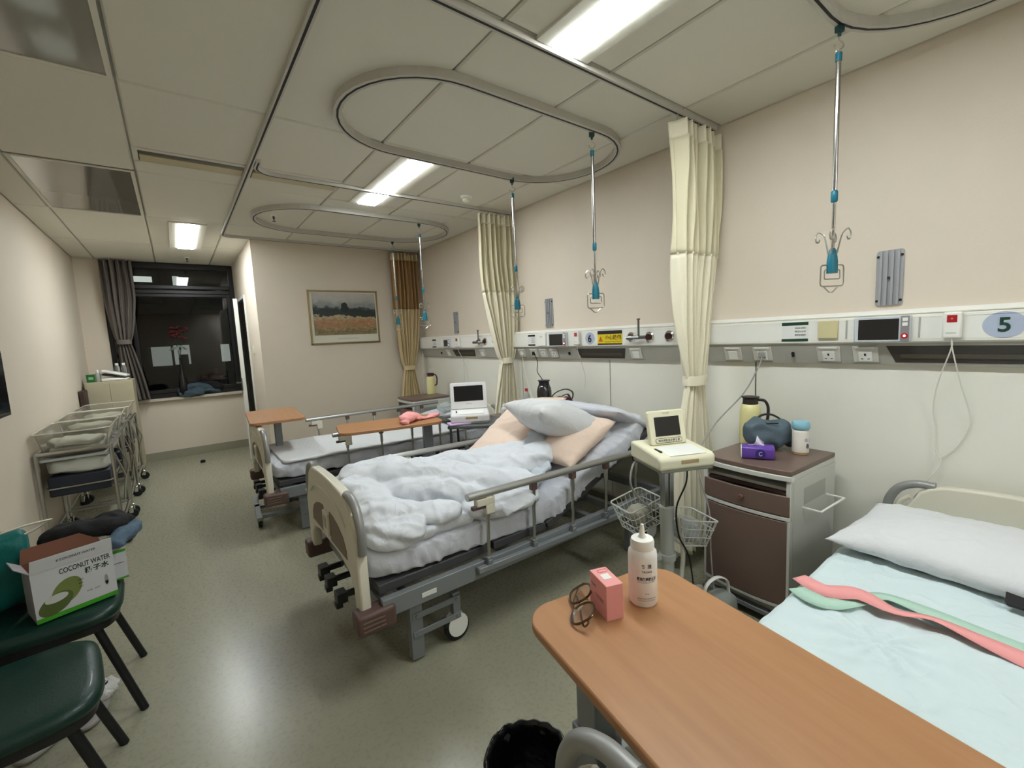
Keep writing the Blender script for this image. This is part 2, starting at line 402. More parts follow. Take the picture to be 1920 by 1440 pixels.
# night past the glass: dark backing with glowing panels added for bright shapes
b = thing('backdrop', 'dark building outside the window with a few added glowing panes', 'backdrop', (0, 13, 0))
MB().box(-6, 8, 0, .5, -3, 9).build('backplane', mat('dark facade', (40, 36, 36), .9), b, smooth=False)
def lit(x0, x1, z0, z1, e, c_=(200, 205, 190)):
    MB().box(x0, x1, -.04, .02, z0, z1).build('glow_panel', mat('glow pane %d' % int(e * 100), c_, .6, emit=c_, est=e), b, smooth=False)
lit(-.43, -.07, 1.12, 1.56, .16); lit(-.02, .28, 1.13, 1.58, .2); lit(.90, 1.08, 1.14, 1.56, .25)
lit(-.62, -.25, 3.02, 3.14, .6); lit(.12, .24, 2.93, 3.17, .4); lit(.1, .26, 2.72, 2.76, 1.2); lit(.95, 1.05, 2.82, 2.95, .2)
MB().box(.06, .24, -.06, -.041, 1.13, 1.36).build('dark_screen', M_black, b, smooth=False)
# door leaf standing open along the partition side wall
d = bpy.data.objects.new('door_1', None); col.objects.link(d); struct(d); d.location = (XP, 7.33, 0)
M_dwhite = mat('white door paint', (222, 222, 214), .35)
f = MB().box(-.015, .03, -.88, -.84, 0, 2.10).box(-.015, .03, -.04, 0, 0, 2.10).box(-.015, .03, -.84, -.04, 2.06, 2.10)
f.build('door_frame', M_dwhite, d, bevel=.004)
lf = bpy.data.objects.new('door_leaf', MB().box(0, .045, -.80, 0, .01, 2.05).build('door_leaf_mesh', M_dwhite, None).data)
for o in list(col.objects):
    if o.name == 'door_leaf_mesh': bpy.data.objects.remove(o)
col.objects.link(lf); lf.parent = d; lf.location = (-.03, -.05, 0); lf.rotation_euler = (0, 0, R(-7))
h = MB().box(-.008, .0, -.77, -.72, .86, 1.10).build('lock_plate', M_dkgrey, lf, bevel=.002)
MB().tube([(-.008, -.745, 1.0), (-.05, -.745, 1.0), (-.055, -.72, 1.0), (-.055, -.63, 1.0)], .009).build('door_handle', M_dkgrey, lf)
MB().box(.0451, .06, -.5, -.3, .1, .2).build('kick_plate', M_dwhite, lf)
MB().box(.0, .008, -.80, -.792, .9, 1.06).build('latch', M_dkgrey, lf)
sw = MB().box(XP - .012, XP, 6.10, 6.18, 1.36, 1.46).build('light_switch', M_cream, bevel=.004)
tag(sw, 'small cream switch on the side wall near the white door', 'switch')
ds = MB().lathe([(.028, 0), (.026, .03), (.012, .036)], (.14, 6.85, 0)).build('door_stop', M_black)
tag(ds, 'small black door stop on the floor below the window', 'door stop')

# ------------------------------------------------------------------ ceiling rails
M_rail = mat('curtain rail aluminium', (196, 193, 184), .45)
def rail(name, label, cat, path, w=.022, z0=2.572, z1=2.6, closed=False, group=None):
    t = thing(name, label, cat, (path[0][0], path[0][1], 0), group=group)
    P = [(a - path[0][0], b - path[0][1]) for a, b in path]
    m = MB(); sweep(m, P, [(-w, z0), (-w, z1), (w, z1), (w, z0)], closed); m.build('channel', M_rail, t, smooth=False)
    m = MB(); sweep(m, P, [(-.005, z0 - .001), (-.005, z0 + .004), (.005, z0 + .004), (.005, z0 - .001)], closed); m.build('slot', M_dark, t, smooth=False)
    return t
rail('curtain_track', 'curtain rail along the aisle turning along the partition wall', 'curtain rail',
     [(.50, -2.3), (.50, 3.3), (.50, 5.33)] + arc(.60, 5.35, .10, 180, 90, 6) + [(2.2, 5.45), (2.66, 5.45)], .014, 2.575, group='curtain rails')
rail('curtain_track', 'curtain rail between middle bed and far bed', 'curtain rail',
     [(.535, 3.22)] + arc(.655, 3.30, .12, 180, 90, 7) + [(1.5, 3.42), (2.66, 3.42)], .014, 2.575, group='curtain rails')
rail('curtain_track', 'curtain rail between near bed and middle bed under long lamp', 'curtain rail',
     [(.535, 1.22)] + arc(.655, 1.30, .12, 180, 90, 7) + [(1.5, 1.42), (2.66, 1.42)], .016, 2.575, group='curtain rails')
def oval(cy, label, r=.42, x0=.66, x1=2.50):
    P = arc(x0 + r, cy, r, 90, 270, 18) + arc(x1 - r, cy, r, -90, 90, 18)
    rail('infusion_rail', label, 'infusion rail', P, .020, 2.562, 2.6, True, 'oval infusion rails on the ceiling')
oval(2.21, 'oval infusion rail on ceiling above the middle bed', .43, .74)
oval(4.47, 'oval infusion rail on ceiling above the far bed', .44)
oval(.24, 'oval infusion rail at top right above the near bed')

# ------------------------------------------------------------------ infusion poles
M_pole = mat('polished steel tube', (176, 174, 170), .2, 1.0)
def iv_pole(x, y, label, rz=0):
    t = thing('infusion_pole', label, 'infusion pole', (x, y, 2.57), rz, group='hanging infusion poles')
    MB().box(-.014, .014, -.010, .010, -.03, .006).cyl((0, 0, -.03), (0, 0, -.045), .006).build('glider', mat('dark teal plastic', (18, 60, 62), .5), t, bevel=.002)
    pts = [(0, 0, -.04), (0, 0, -.055), (.016, 0, -.066), (.018, 0, -.08), (0, 0, -.094), (-.018, 0, -.085), (-.018, 0, -.076)]
    MB().tube(smooth_path(pts, 5), .0028, 6).tube(smooth_path([(0, 0, -.094), (.0, .010, -.088), (0, .012, -.1), (0, 0, -.112), (0, 0, -.12)], 4), .0025, 6).build('hook', M_steel, t)
    MB().cyl((0, 0, -.105), (0, 0, -.135), .0112).build('end_cap', M_teal, t)
    MB().cyl((0, 0, -.13), (0, 0, -.63), .0088).build('outer_tube', M_pole, t)
    MB().lathe([(.0095, -.665), (.0122, -.66), (.0122, -.625), (.0095, -.62)]).build('joint_sleeve', M_teal, t)
    MB().cyl((0, 0, -.64), (0, 0, -.87), .0062).build('inner_tube', M_pole, t)
    MB().lathe([(.025, -.945), (.025, -.90), (.022, -.88), (.014, -.85), (.009, -.845)], sx=.9, sy=.6).build('grip', M_teal, t)
    hk = MB()
    for sx in (-1, 1):
        for sy in (-.35, .35):
            P = [(sx * .012, sy * .02, -.87), (sx * .018, sy * .06, -.80), (sx * .022, sy * .08, -.785), (sx * .034, sy * .1, -.775), (sx * .046, sy * .1, -.79), (sx * .045, sy * .1, -.812), (sx * .034, sy * .1, -.816), (sx * .029, sy * .1, -.804)]
            hk.tube(smooth_path(P, 5), .003, 6)
    hk.build('bag_hook', M_steel, t)
    f = MB().tube([(a, 0, b) for a, b in rrect(.105, .085, .012, 4, 0, -.955)], .003, 6, True)
    f.tube([(a, 0, b) for a, b in rrect(.07, .038, .008, 4, 0, -.95)], .0026, 6, True)
    f.tube([(-.038, 0, -.998), (-.01, 0, -1.022), (.005, 0, -1.022), (.026, 0, -1.002)], .0026, 6)
    f.build('hanger_frame', M_steel, t)
    return t
iv_pole(2.17, .66, 'infusion pole hanging near the curtain over near bed, closest to camera', R(-30))
iv_pole(2.017, 1.80, 'infusion pole over middle bed, hanging nearer the camera', R(-25))
iv_pole(2.077, 2.63, 'infusion pole over middle bed, hanging beside the second curtain', R(-30))
iv_pole(2.022, 4.06, 'infusion pole over far bed, on right side of the tan curtain', R(-20))
iv_pole(2.094, 4.90, 'infusion pole over far bed, in front of the tan curtain left edge', R(-20))

# ------------------------------------------------------------------ small ceiling devices
t = thing('smoke_detector', 'round white smoke detector on the ceiling by the second curtain', 'smoke detector', (2.05, 3.22, 2.6))
MB().lathe([(.05, 0), (.05, -.012), (.044, -.02)], n=32).build('base_ring', M_white, t)
MB().lathe([(.032, -.016), (.03, -.04), (.018, -.048), (.001, -.05)], n=24).build('sensor_head', M_cream, t)
for x, y, lb in ((.823, 4.50, 'small sprinkler head on ceiling inside the far oval rail'), (.238, 6.95, 'small sprinkler head on ceiling in front of the window')):
    t = thing('sprinkler_head', lb, 'sprinkler', (x, y, 2.6), group='ceiling sprinklers')
    MB().lathe([(.03, 0), (.028, -.006), (.012, -.008)]).build('escutcheon', M_white, t)
    MB().lathe([(.009, -.005), (.009, -.03), (.004, -.035), (.004, -.05)], n=12).lathe([(.016, -.05), (.016, -.053)], n=12).build('nozzle', M_dkgrey, t)

# ------------------------------------------------------------------ curtains
def curtain(label, cx, cy, w_top, w_tie, w_bot, z_top, z_tie, z_bot, mats, folds=7, amp=.045, z_net=1.84, tie_dx=0.0, cat='curtain', group='bed curtains', axis=0, tie_w=None, seed=0, bot_dx=0):
    t = thing('curtain', label, cat, (cx, cy, 0), group=group)
    rnd = random.Random(seed); ph = [rnd.uniform(0, 6) for _ in range(4)]
    def width(z):
        if z >= z_tie:
            u = (z - z_tie) / (z_top - z_tie); return w_tie + (w_top - w_tie) * (min(1, u * 1.9) ** .55 if u < .53 else 1)
        u = (z_tie - z) / (z_tie - z_bot); return w_tie + (w_bot - w_tie) * (1 - (1 - u) ** 2.2)
    def cxs(z):
        if z >= z_tie: u = (z - z_tie) / (z_top - z_tie); return tie_dx * (1 - min(1, u * 1.5))
        u = (z_tie - z) / (z_tie - z_bot); return tie_dx + (bot_dx - tie_dx) * u
    def pt(u, z):
        s = u - .5; wd = width(z); k = wd / w_top
        a = amp * (.35 + .65 * min(1, k * 1.0)) * (1 + .25 * math.sin(z * 3 + ph[0]))
        uu = u + .012 * math.sin(z * 5 + u * 9 + ph[1])
        off = a * (math.sin(2 * PI * folds * uu + ph[2] + .5 * math.sin(z * 1.7)) + .35 * math.sin(2 * PI * folds * 2.3 * uu + ph[3]))
        bulge = .0
        x = cxs(z) + s * wd; y = off * (1 - .3 * abs(s)) + bulge
        return (x, y, z) if axis == 0 else (y, x, z)
    def panel(name, za, zb, m, nv, mesh=False):
        def fp(u, v):
            p = pt(u, za + (zb - za) * v); w_ = (.0065 if mesh else .002) * math.sin(2 * PI * u * 31 + ph[1]); return (p[0] + (w_ if axis else 0), p[1] + (0 if axis else w_), p[2])
        b = MB(); b.grid(280, nv, fp); o = b.build(name, m, t, ang=180)
        md = o.modifiers.new('thickness', 'SOLIDIFY'); md.thickness = .003
        return o
    if z_net:
        panel('heading', z_top - .09, z_top, mats[0], 6)
        panel('net_band', z_net, z_top - .09, mats[1], 22, True)
        panel('drape', z_bot, z_net, mats[0], 60)
        MB().grid(150, 2, lambda u, v: tuple(a + b for a, b in zip(pt(u, z_net - .006 + .012 * v), (0, -.004, 0)))).build('seam', mats[0], t, ang=180)
    else:
        panel('drape', z_bot, z_top, mats[0], 80)
    tw = (tie_w or w_tie) * .56
    b = MB()
    P = [(tie_dx + tw * math.cos(a_ * PI / 12), .052 * math.sin(a_ * PI / 12)) for a_ in range(24)]
    if axis: P = [(y, x) for x, y in P]
    sweep(b, P, [(-.004, z_tie - .028), (-.006, z_tie), (-.004, z_tie + .028), (.004, z_tie + .028), (.006, z_tie), (.004, z_tie - .028)], True)
    b.build('tie_band', mats[0], t)
    h = MB()
    for k in range(8):
        xx = -w_top / 2 + w_top * (k + .5) / 8
        p = [(xx, 0, z_top - .02), (xx, 0, z_top + .015), (xx + .01, 0, z_top + .028), (xx + .004, 0, z_top + .036)]
        if axis: p = [(b_, a_, c_) for a_, b_, c_ in p]
        h.tube(p, .0025, 6)
    h.build('curtain_hooks', M_steel, t)
    return t
M_net = mat('cream open net', (236, 228, 196), .9, bump=.2, scale=200, trans=0, alpha=.82)
M_net2 = mat('tan open net', (172, 136, 90), .9, bump=.2, scale=200, alpha=.9)
curtain('cream curtain tied back beside the bedside cabinet, nearest of the ward curtains', 2.455, 1.42, .42, .165, .44, 2.54, 1.12, .10, (M_curtain, M_net), 7, .045, 1.84, -.01, seed=3, bot_dx=-.03)
curtain('cream curtain tied back between middle bed and far bed', 2.475, 3.42, .38, .12, .30, 2.55, 1.20, .12, (M_curtain, M_net), 7, .045, 1.84, .055, seed=5, bot_dx=0)
curtain('tan curtain tied back in the far corner beside the framed landscape', 2.47, 5.45, .36, .13, .34, 2.55, 1.08, .12, (M_curtain2, M_net2), 7, .04, 1.84, -.03, seed=9, bot_dx=-.03)
curtain('grey window curtain tied back at left side of the dark window', -.47, 7.32, .30, .12, .22, 2.585, 1.58, .84, (M_greycur, M_greycur), 5, .035, None, -.02, cat='curtain', group=None, seed=2, bot_dx=.05)

# ------------------------------------------------------------------ bedhead service rail on the right wall
P0 = (0, 0, 0)
sr = thing('bedhead_service_rail', 'long white bedhead service rail with sockets running along right wall', 'service rail', (XR, 0, 0))
FX = -.085    # face plane offset
y0, y1 = YB + .01, 5.43
b = MB()
prof = [(0, 1.465), (-.05, 1.468), (-.078, 1.452), (FX, 1.44), (FX, 1.325), (-.078, 1.318), (0, 1.318)]
n = len(prof); vs = [(x, y, z) for y in (y0, y1) for x, z in prof]
b.add(vs, [tuple(range(n)), tuple(range(n, 2 * n))] + [(i, (i + 1) % n, (i + 1) % n + n, i + n) for i in range(n)])
b.build('housing', M_white, sr, ang=20)
MB().box(FX - .002, FX, y0, y1, 1.446, 1.450).box(FX - .0015, FX, y0, y1, 1.428, 1.4295).box(FX - .0015, FX, y0, y1, 1.3335, 1.335).build('trim_line', M_cream, sr)
b = MB(); prof = [(0, 1.318), (-.072, 1.318), (-.030, 1.215), (0, 1.212)]; n = 4
vs = [(x, y, z) for y in (y0, y1) for x, z in prof]
b.add(vs, [(0, 1, 2, 3), (4, 5, 6, 7)] + [(i, (i + 1) % n, (i + 1) % n + n, i + n) for i in range(n)])
b.build('lower_fascia', mat('grey moulded fascia', (176, 174, 164), .5), sr, ang=20)
FN = Vector((-.103, 0, -.042)).normalized(); FU = Vector((-.042, 0, .103)).normalized()   # fascia normal and up
def fas(y, v, out=.0):   # point on the sloping fascia, v measured up from its foot
    return Vector((-.030, y, 1.215)) + FU * v + FN * out
def fbox(mb, ya, yb, va, vb, oa, ob):
    P = [fas(y, v, o) for o in (oa, ob) for v in (va, vb) for y in (ya, yb)]
    mb.add([tuple(p) for p in P], [(0, 2, 3, 1), (4, 5, 7, 6), (0, 1, 5, 4), (2, 6, 7, 3), (0, 4, 6, 2), (1, 3, 7, 5)]); return mb
# light recesses
for a, c_ in ((-1.6, .565), (2.07, 2.56), (4.12, 4.60)):
    m = MB(); P = [fas(a, .095, .002), fas(c_ + .01, .095, .002), fas(c_ - .02, .012, .002), fas(a + .03, .012, .002)]
    m.add([tuple(p) for p in P] + [tuple(p + FN * -.01) for p in P], [(0, 1, 2, 3), (7, 6, 5, 4), (0, 4, 5, 1), (1, 5, 6, 2), (2, 6, 7, 3), (3, 7, 4, 0)])
    o = m.build('light_recess', mat('dark recess strip', (62, 58, 52), .45), sr)
    fbox(MB(), a + .04, c_ - .04, .035, .055, .002, .006).build('lamp_lens', mat('smoked lens', (80, 74, 62), .3), o)
M_sock = mat('socket plate', (206, 204, 194), .4)
def socket(y, kind='uk', plug=None):
    o = fbox(MB(), y - .05, y + .05, .012, .096, 0, .006).build('socket', M_sock, sr, bevel=.003)
    fbox(MB(), y - .038, y + .038, .086, .094, .006, .010).build('label_strip', M_paper, o)
    fbox(MB(), y - .026, y + .026, .018, .070, .006, .009).build('socket_face', M_white, o, bevel=.002)
    if kind == 'uk':
        m = MB(); fbox(m, y - .004, y + .004, .048, .060, .0085, .0096); fbox(m, y + .008, y + .017, .030, .034, .0085, .0096); fbox(m, y - .017, y - .008, .030, .034, .0085, .0096)
        m.build('pin_hole', M_ink, o)
for y in (.805, .655, 2.85, 2.99): socket(y)
for y in (1.289, 3.12, 3.30): socket(y, 'gas')
socket(1.124); socket(1.985, 'rocker'); socket(4.72, 'rocker'); socket(3.98, 'rocker')
for y in (.967, 2.66, 4.90): fbox(MB(), y - .006, y + .006, .04, .066, 0, .014).build('equipotential_pin', M_ink, sr, bevel=.002)
# number discs and stickers
def fpl(mb, y, z, w, h, t0=0, t1=.002): return mb.box(FX - t1, FX - t0, y - w / 2, y + w / 2, z - h / 2, z + h / 2)
def disc(y, z, ry, rz, num, hgt):
    m = MB(); m.prism([(ry * math.cos(a * PI / 20), rz * math.sin(a * PI / 20)) for a in range(40)], (FX, y, z), (0, -1, 0), (0, 0, 1), .0015)
    o = m.build('number_disc', mat('pale blue sticker', (176, 186, 206), .5), sr, smooth=False)
    text('number', num, M_ink if num == '6' else M_greenink, o, (FX - .0025, y, z), (0, -1, 0), (0, 0, 1), height=hgt, bold=.02)
disc(.21, 1.385, .06, .052, '5', .058); disc(2.397, 1.382, .048, .047, '6', .06)
def qrlabel(y, s=1.0):   # the matrix code itself is left out
    o = fpl(MB(), y, 1.383, .125 * s, .098).build('care_label', M_paper, sr)
    fpl(MB(), y, 1.424, .125 * s, .017, .002, .0026).build('label_band', M_greenink if s == 1 else M_ink, o)
    fpl(MB(), y, 1.339, .125 * s, .014, .002, .0026).build('label_band', M_greenink if s == 1 else M_ink, o)
    for q in range(3): text('small_print', '扫码关注我们' if q == 0 else ('微信公众号' if q == 1 else '健康咨询服务'), M_ink, o, (FX - .0025, y - .026 * s, 1.402 - q * .018), (0, -1, 0), (0, 0, 1), width=.052 * s, height=.010)
qrlabel(.95); qrlabel(3.11, .8); qrlabel(5.02, .8)
def swplate(y, m, s=.085):
    return fpl(MB(), y, 1.388, s, s * 1.05, 0, .014).build('switch_plate', m, sr, bevel=.004)
swplate(.80, mat('yellowed switch', (206, 196, 152), .45)); o = swplate(2.965, M_white, .11)
text('small_print', '呼叫', M_ink, o, (FX - .0145, 2.965, 1.41), (0, -1, 0), (0, 0, 1), width=.03, height=.012)
swplate(4.86, M_white, .10)
for y in (.70 + .025, .46): fpl(MB(), y, 1.385, .006, .09, 0, .003).build('joint_strip', M_grid, sr)
# yellow caution sticker
o = fpl(MB(), 2.198, 1.383, .235, .104).build('caution_sticker', M_yellow, sr)
fpl(MB(), 2.198, 1.424, .235, .026, .002, .0026).build('sticker_band', M_ink, o)
fpl(MB(), 2.198, 1.336, .235, .010, .002, .0026).build('sticker_band', M_ink, o)
M_ochre = mat('ochre print', (96, 76, 10), .6)
text('lettering', '小心跌倒', M_ochre, o, (FX - .0028, 2.165, 1.386), (0, -1, 0), (0, 0, 1), width=.15, height=.036, bold=.02)
text('lettering', 'Caution Wet Floor', M_ochre, o, (FX - .0028, 2.165, 1.354), (0, -1, 0), (0, 0, 1), width=.15, height=.012)
m = MB(); tri = [(-.024, -.018), (.024, -.018), (0, .024)]
m.prism(tri, (FX - .0022, 2.285, 1.373), (0, -1, 0), (0, 0, 1), .0006); m.build('warning_triangle', mat('orange print', (214, 120, 20), .6), o)
text('lettering', '!', M_ink, o, (FX - .0031, 2.285, 1.371), (0, -1, 0), (0, 0, 1), height=.026)
# gas outlets
for y, zz in ((1.998, 1.383), (1.846, 1.380), (1.693, 1.382), (3.99, 1.388), (3.87, 1.388), (3.69, 1.386)):
    Mx = Matrix.Translation((FX, y, zz)) @ Matrix.Rotation(-PI / 2, 4, 'Y')
    o = MB().lathe([(.036, 0), (.036, .006), (.028, .012), (.026, .010)], M=Mx, n=32).build('gas_outlet', M_chrome, sr)
    MB().lathe([(.022, .008), (.022, .020), (.018, .026), (.012, .026)], M=Mx).build('valve_face', mat('dark red valve', (58, 18, 22), .35), o)
for y in (1.90, 3.93):
    t = MB().tube([(FX - .01, y - .03, 1.38), (FX - .05, y, 1.38), (FX - .05, y + .07, 1.38)], .012).tube([(FX - .05, y, 1.38), (FX - .05, y, 1.50)], .007).lathe([(.012, 0), (.012, .01)], (FX - .05, y, 1.50)).tube([(FX - .05, y + .05, 1.38), (FX - .05, y + .10, 1.38)], .014)
    t.build('flow_regulator', mat('smoky regulator body', (110, 108, 104), .3, .5), sr)
# intercom displays
def intercom(y, w, h, lab):
    t = thing('intercom_display', lab, 'intercom', (XR + FX, y, 1.382), group='bedside intercom displays')
    MB().box(-.026, -.0, -w / 2, w / 2, -h / 2, h / 2).build('body', mat('silver white plastic', (200, 204, 208), .35), t, bevel=.006)
    MB().box(-.0275, -.026, -w / 2 + .040, w / 2 - .018, -h / 2 + .012, h / 2 - .014).build('screen', M_screen, t)
    k = MB().box(-.028, -.026, -w / 2 + .004, -w / 2 + .034, -h / 2 + .004, h / 2 - .004).build('key_strip', mat('grey key strip', (140, 136, 138), .4), t, bevel=.001)
    MB().box(-.0295, -.028, -w / 2 + .010, -w / 2 + .028, h / 2 - .028, h / 2 - .012).box(-.0295, -.028, -w / 2 + .010, -w / 2 + .028, h / 2 - .048, h / 2 - .033).build('key', M_white, k, bevel=.001)
    Mx = Matrix.Translation((-.028, -w / 2 + .019, -h / 2 + .028)) @ Matrix.Rotation(-PI / 2, 4, 'Y')
    MB().lathe([(.012, 0), (.012, .002)], M=Mx).build('call_key', M_red, k)
    MB().lathe([(.004, 0), (.004, .004)], M=Mx).build('call_light', mat('white indicator', (255, 255, 250), .4, emit=(255, 250, 240), est=3), k)
intercom(.587, .205, .120, 'white intercom with wide dark screen on rail above the near bed')
intercom(2.75, .22, .120, 'intercom with dark screen on rail beside the number 6')
intercom(4.67, .15, .10, 'small intercom with dark screen on the rail above far bed')
# nurse call handsets
def handset(y, label, cord, s=1.0, cord2=None):
    t = thing('call_handset', label, 'call handset', (XR + FX, y, 1.39), group='nurse call handsets')
    MB().box(-.028, -.002, -.03 * s, .03 * s, -.055, .055).build('body', M_white, t, bevel=.008, segs=3)
    k = MB().box(-.0305, -.028, -.0155 * s, .0155 * s, .012, .042).build('call_button', M_red, t, bevel=.002)
    text('symbol', '+', M_pink, k, (-.031, 0, .027), (0, -1, 0), (0, 0, 1), height=.010)
    MB().box(-.0285, -.028, -.014 * s, .018 * s, -.034, -.031).build('print_line', M_grid, t)
    m = MB(); m.tube(smooth_path(cord, 8), .0025, 6); m.build('cord', M_wcord, t)
    if cord2: MB().tube(smooth_path(cord2, 8), .0025, 6).build('cord', M_wcord, t)
    return t
handset(.355, 'white call handset with red button and looped cord by the number 5',
        [(-.014, 0, -.055), (-.012, 0, -.10), (.03, .04, -.25), (.06, .055, -.37), (.07, .045, -.46), (.065, .04, -.56), (.06, .02, -.62), (.05, .07, -.72), (.03, .10, -.79)], 1.0,
        [(-.014, 0, -.055), (-.012, -.004, -.10), (.03, -.03, -.25), (.06, -.055, -.36), (.07, -.06, -.44), (.075, -.02, -.54), (.07, .03, -.60)])
handset(2.525, 'white call handset with red button hanging beside the number 6', [(-.014, 0, -.055), (-.01, 0, -.10), (.03, 0, -.2), (.06, -.01, -.32), (.06, 0, -.42)], .95)
handset(4.42, 'white call handset on the rail above the far bed', [(-.014, 0, -.055), (-.01, 0, -.10), (.03, -.02, -.2), (.055, -.05, -.35), (.06, -.06, -.6)], 1.3)
# grooved wall brackets above the rail
for y, lb in ((.588, 'grey grooved wall bracket above the near bed, right of the near infusion pole'), (2.95, 'grey grooved wall bracket above the intercom of the middle bed'), (4.59, 'grey grooved wall bracket above the far bed')):
    t = thing('wall_bracket', lb, 'wall bracket', (XR, y, 1.618), group='grooved metal wall brackets')
    m = MB(); m.prism(rrect(.10, .255, .012, 3), (0, 0, 0), (0, -1, 0), (0, 0, 1), .008)
    for k in (-.032, -.011, .011, .032): m.box(-.017, -.007, k - .005, k + .005, -.125, .125)
    m.build('grooved_plate', mat('anodised grey metal', (168, 169, 172), .45, .3), t, bevel=.0015)
    m = MB()
    for a, c_ in ((-.043, .10), (.043, .10), (-.043, -.105), (.043, -.105), (0, 0)): m.lathe([(.006, 0), (.006, .003)], M=Matrix.Translation((-.0175 if a == 0 else -.008, a, c_)) @ Matrix.Rotation(-PI / 2, 4, 'Y'), n=10)
    m.build('screw', M_ink, t)

# ------------------------------------------------------------------ framed landscape print
t = thing('framed_picture', 'framed landscape print with dark trees and orange field on the partition wall', 'picture', (1.697, YP, 1.755))
W2, H2 = .412, .318
f = MB()
for (a, b_, c_, d_) in ((-W2, W2, H2 - .016, H2), (-W2, W2, -H2, -H2 + .016), (-W2, -W2 + .016, -H2, H2), (W2 - .016, W2, -H2, H2)): f.box(a, b_, -.028, 0, c_, d_)
f.build('frame', mat('antique gold frame', (146, 128, 84), .4, .4), t, bevel=.003)
MB().box(-W2 + .014, W2 - .014, -.012, 0, -H2 + .014, H2 - .014).build('mount', mat('cream mount', (216, 212, 196), .7), t, smooth=False)
def picture_mat():
    m = bpy.data.materials.new('painted landscape'); m.use_nodes = True; nt = m.node_tree; b = nt.nodes['Principled BSDF']; b.inputs['Roughness'].default_value = .5
    tc = nt.nodes.new('ShaderNodeTexCoord')
    def noise_(sc, det, st=(1, 1, 1), dist=0.0):
        mp = nt.nodes.new('ShaderNodeMapping'); mp.inputs['Scale'].default_value = st; nt.links.new(tc.outputs['Object'], mp.inputs[0])
        n = nt.nodes.new('ShaderNodeTexNoise'); n.inputs['Scale'].default_value = sc; n.inputs['Detail'].default_value = det; n.inputs['Distortion'].default_value = dist
        nt.links.new(mp.outputs[0], n.inputs[0]); return n
    def math_(op, x, y, z=None):
        k = nt.nodes.new('ShaderNodeMath'); k.operation = op
        for i, q in enumerate((x, y, z)):
            if q is None: continue
            if isinstance(q, (int, float)): k.inputs[i].default_value = q
            else: nt.links.new(q, k.inputs[i])
        return k.outputs[0]
    sp = nt.nodes.new('ShaderNodeSeparateXYZ'); nt.links.new(tc.outputs['Object'], sp.inputs[0])
    h = math_('MULTIPLY_ADD', noise_(13, 6, (1, 1, 1.6), .4).outputs[0], .13, sp.outputs[2])
    h = math_('MULTIPLY_ADD', noise_(4, 2).outputs[0], .10, h)
    mr = nt.nodes.new('ShaderNodeMapRange'); mr.inputs[1].default_value = -.10; mr.inputs[2].default_value = .41; nt.links.new(h, mr.inputs[0])
    cr = nt.nodes.new('ShaderNodeValToRGB'); nt.links.new(mr.outputs[0], cr.inputs[0])
    e = cr.color_ramp.elements; e[0].position = 0; e[0].color = rgb(124, 122, 76); e[1].position = 1; e[1].color = rgb(190, 184, 176)
    for p, c_ in ((.10, (92, 98, 62)), (.18, (152, 128, 88)), (.27, (170, 112, 80)), (.36, (166, 136, 92)), (.43, (186, 172, 138)), (.455, (36, 44, 34)), (.58, (28, 38, 38)), (.635, (58, 70, 66)), (.66, (124, 128, 128)), (.76, (150, 150, 146)), (.80, (170, 166, 160))):
        x = e.new(p); x.color = rgb(*c_)
    # daubs of other field colours
    c2 = nt.nodes.new('ShaderNodeValToRGB'); nt.links.new(noise_(26, 5, (1, 1, 2.2), .8).outputs[0], c2.inputs[0])
    e = c2.color_ramp.elements; e[0].position = .3; e[0].color = rgb(70, 84, 56); e[1].position = .7; e[1].color = rgb(204, 176, 128)
    x = e.new(.5); x.color = rgb(150, 110, 80)
    mx = nt.nodes.new('ShaderNodeMix'); mx.data_type = 'RGBA'; mx.inputs[0].default_value = .38
    nt.links.new(cr.outputs[0], mx.inputs[6]); nt.links.new(c2.outputs[0], mx.inputs[7])
    low = math_('LESS_THAN', mr.outputs[0], .43)
    m2 = nt.nodes.new('ShaderNodeMix'); m2.data_type = 'RGBA'; nt.links.new(low, m2.inputs[0]); nt.links.new(cr.outputs[0], m2.inputs[6]); nt.links.new(mx.outputs[2], m2.inputs[7])
    nt.links.new(m2.outputs[2], b.inputs['Base Color']); return m
MB().box(-W2 + .045, W2 - .030, -.0135, -.012, -H2 + .105, H2 - .03).build('print', picture_mat(), t, smooth=False)
m = MB(); rn = random.Random(2)
q = []
for a in range(40):
    rr_ = 1 + rn.uniform(-.12, .12); q.append((.042 * math.cos(a * PI / 20) * rr_ * (1.25 if math.sin(a * PI / 20) < 0 else 1), .062 * math.sin(a * PI / 20) * rr_))
m.prism(q, (.0, -.0135, .115), (1, 0, 0), (0, 0, 1), .0006)
m.build('painted_tree', mat('painted dark green', (30, 42, 40), .6, var=.3, vscale=40), t, smooth=False)
text('caption', 'PAYSAGE DE CAMPAGNE', mat('grey print', (130, 130, 132), .7), t, (.02, -.0125, -H2 + .06), (1, 0, 0), (0, 0, 1), width=.25, height=.010)
# wall screen at the left edge
t = thing('television', 'black wall television cut by the left edge of the picture', 'television', (XL, 3.35, 1.295))
MB().box(.03, .065, -.50, .50, -.19, .19).build('housing', M_black, t, bevel=.005)
MB().box(.065, .067, -.485, .485, -.175, .175).build('screen', M_screen, t)
MB().box(0, .03, -.1, .1, -.08, .08).build('wall_mount', M_dkgrey, t)

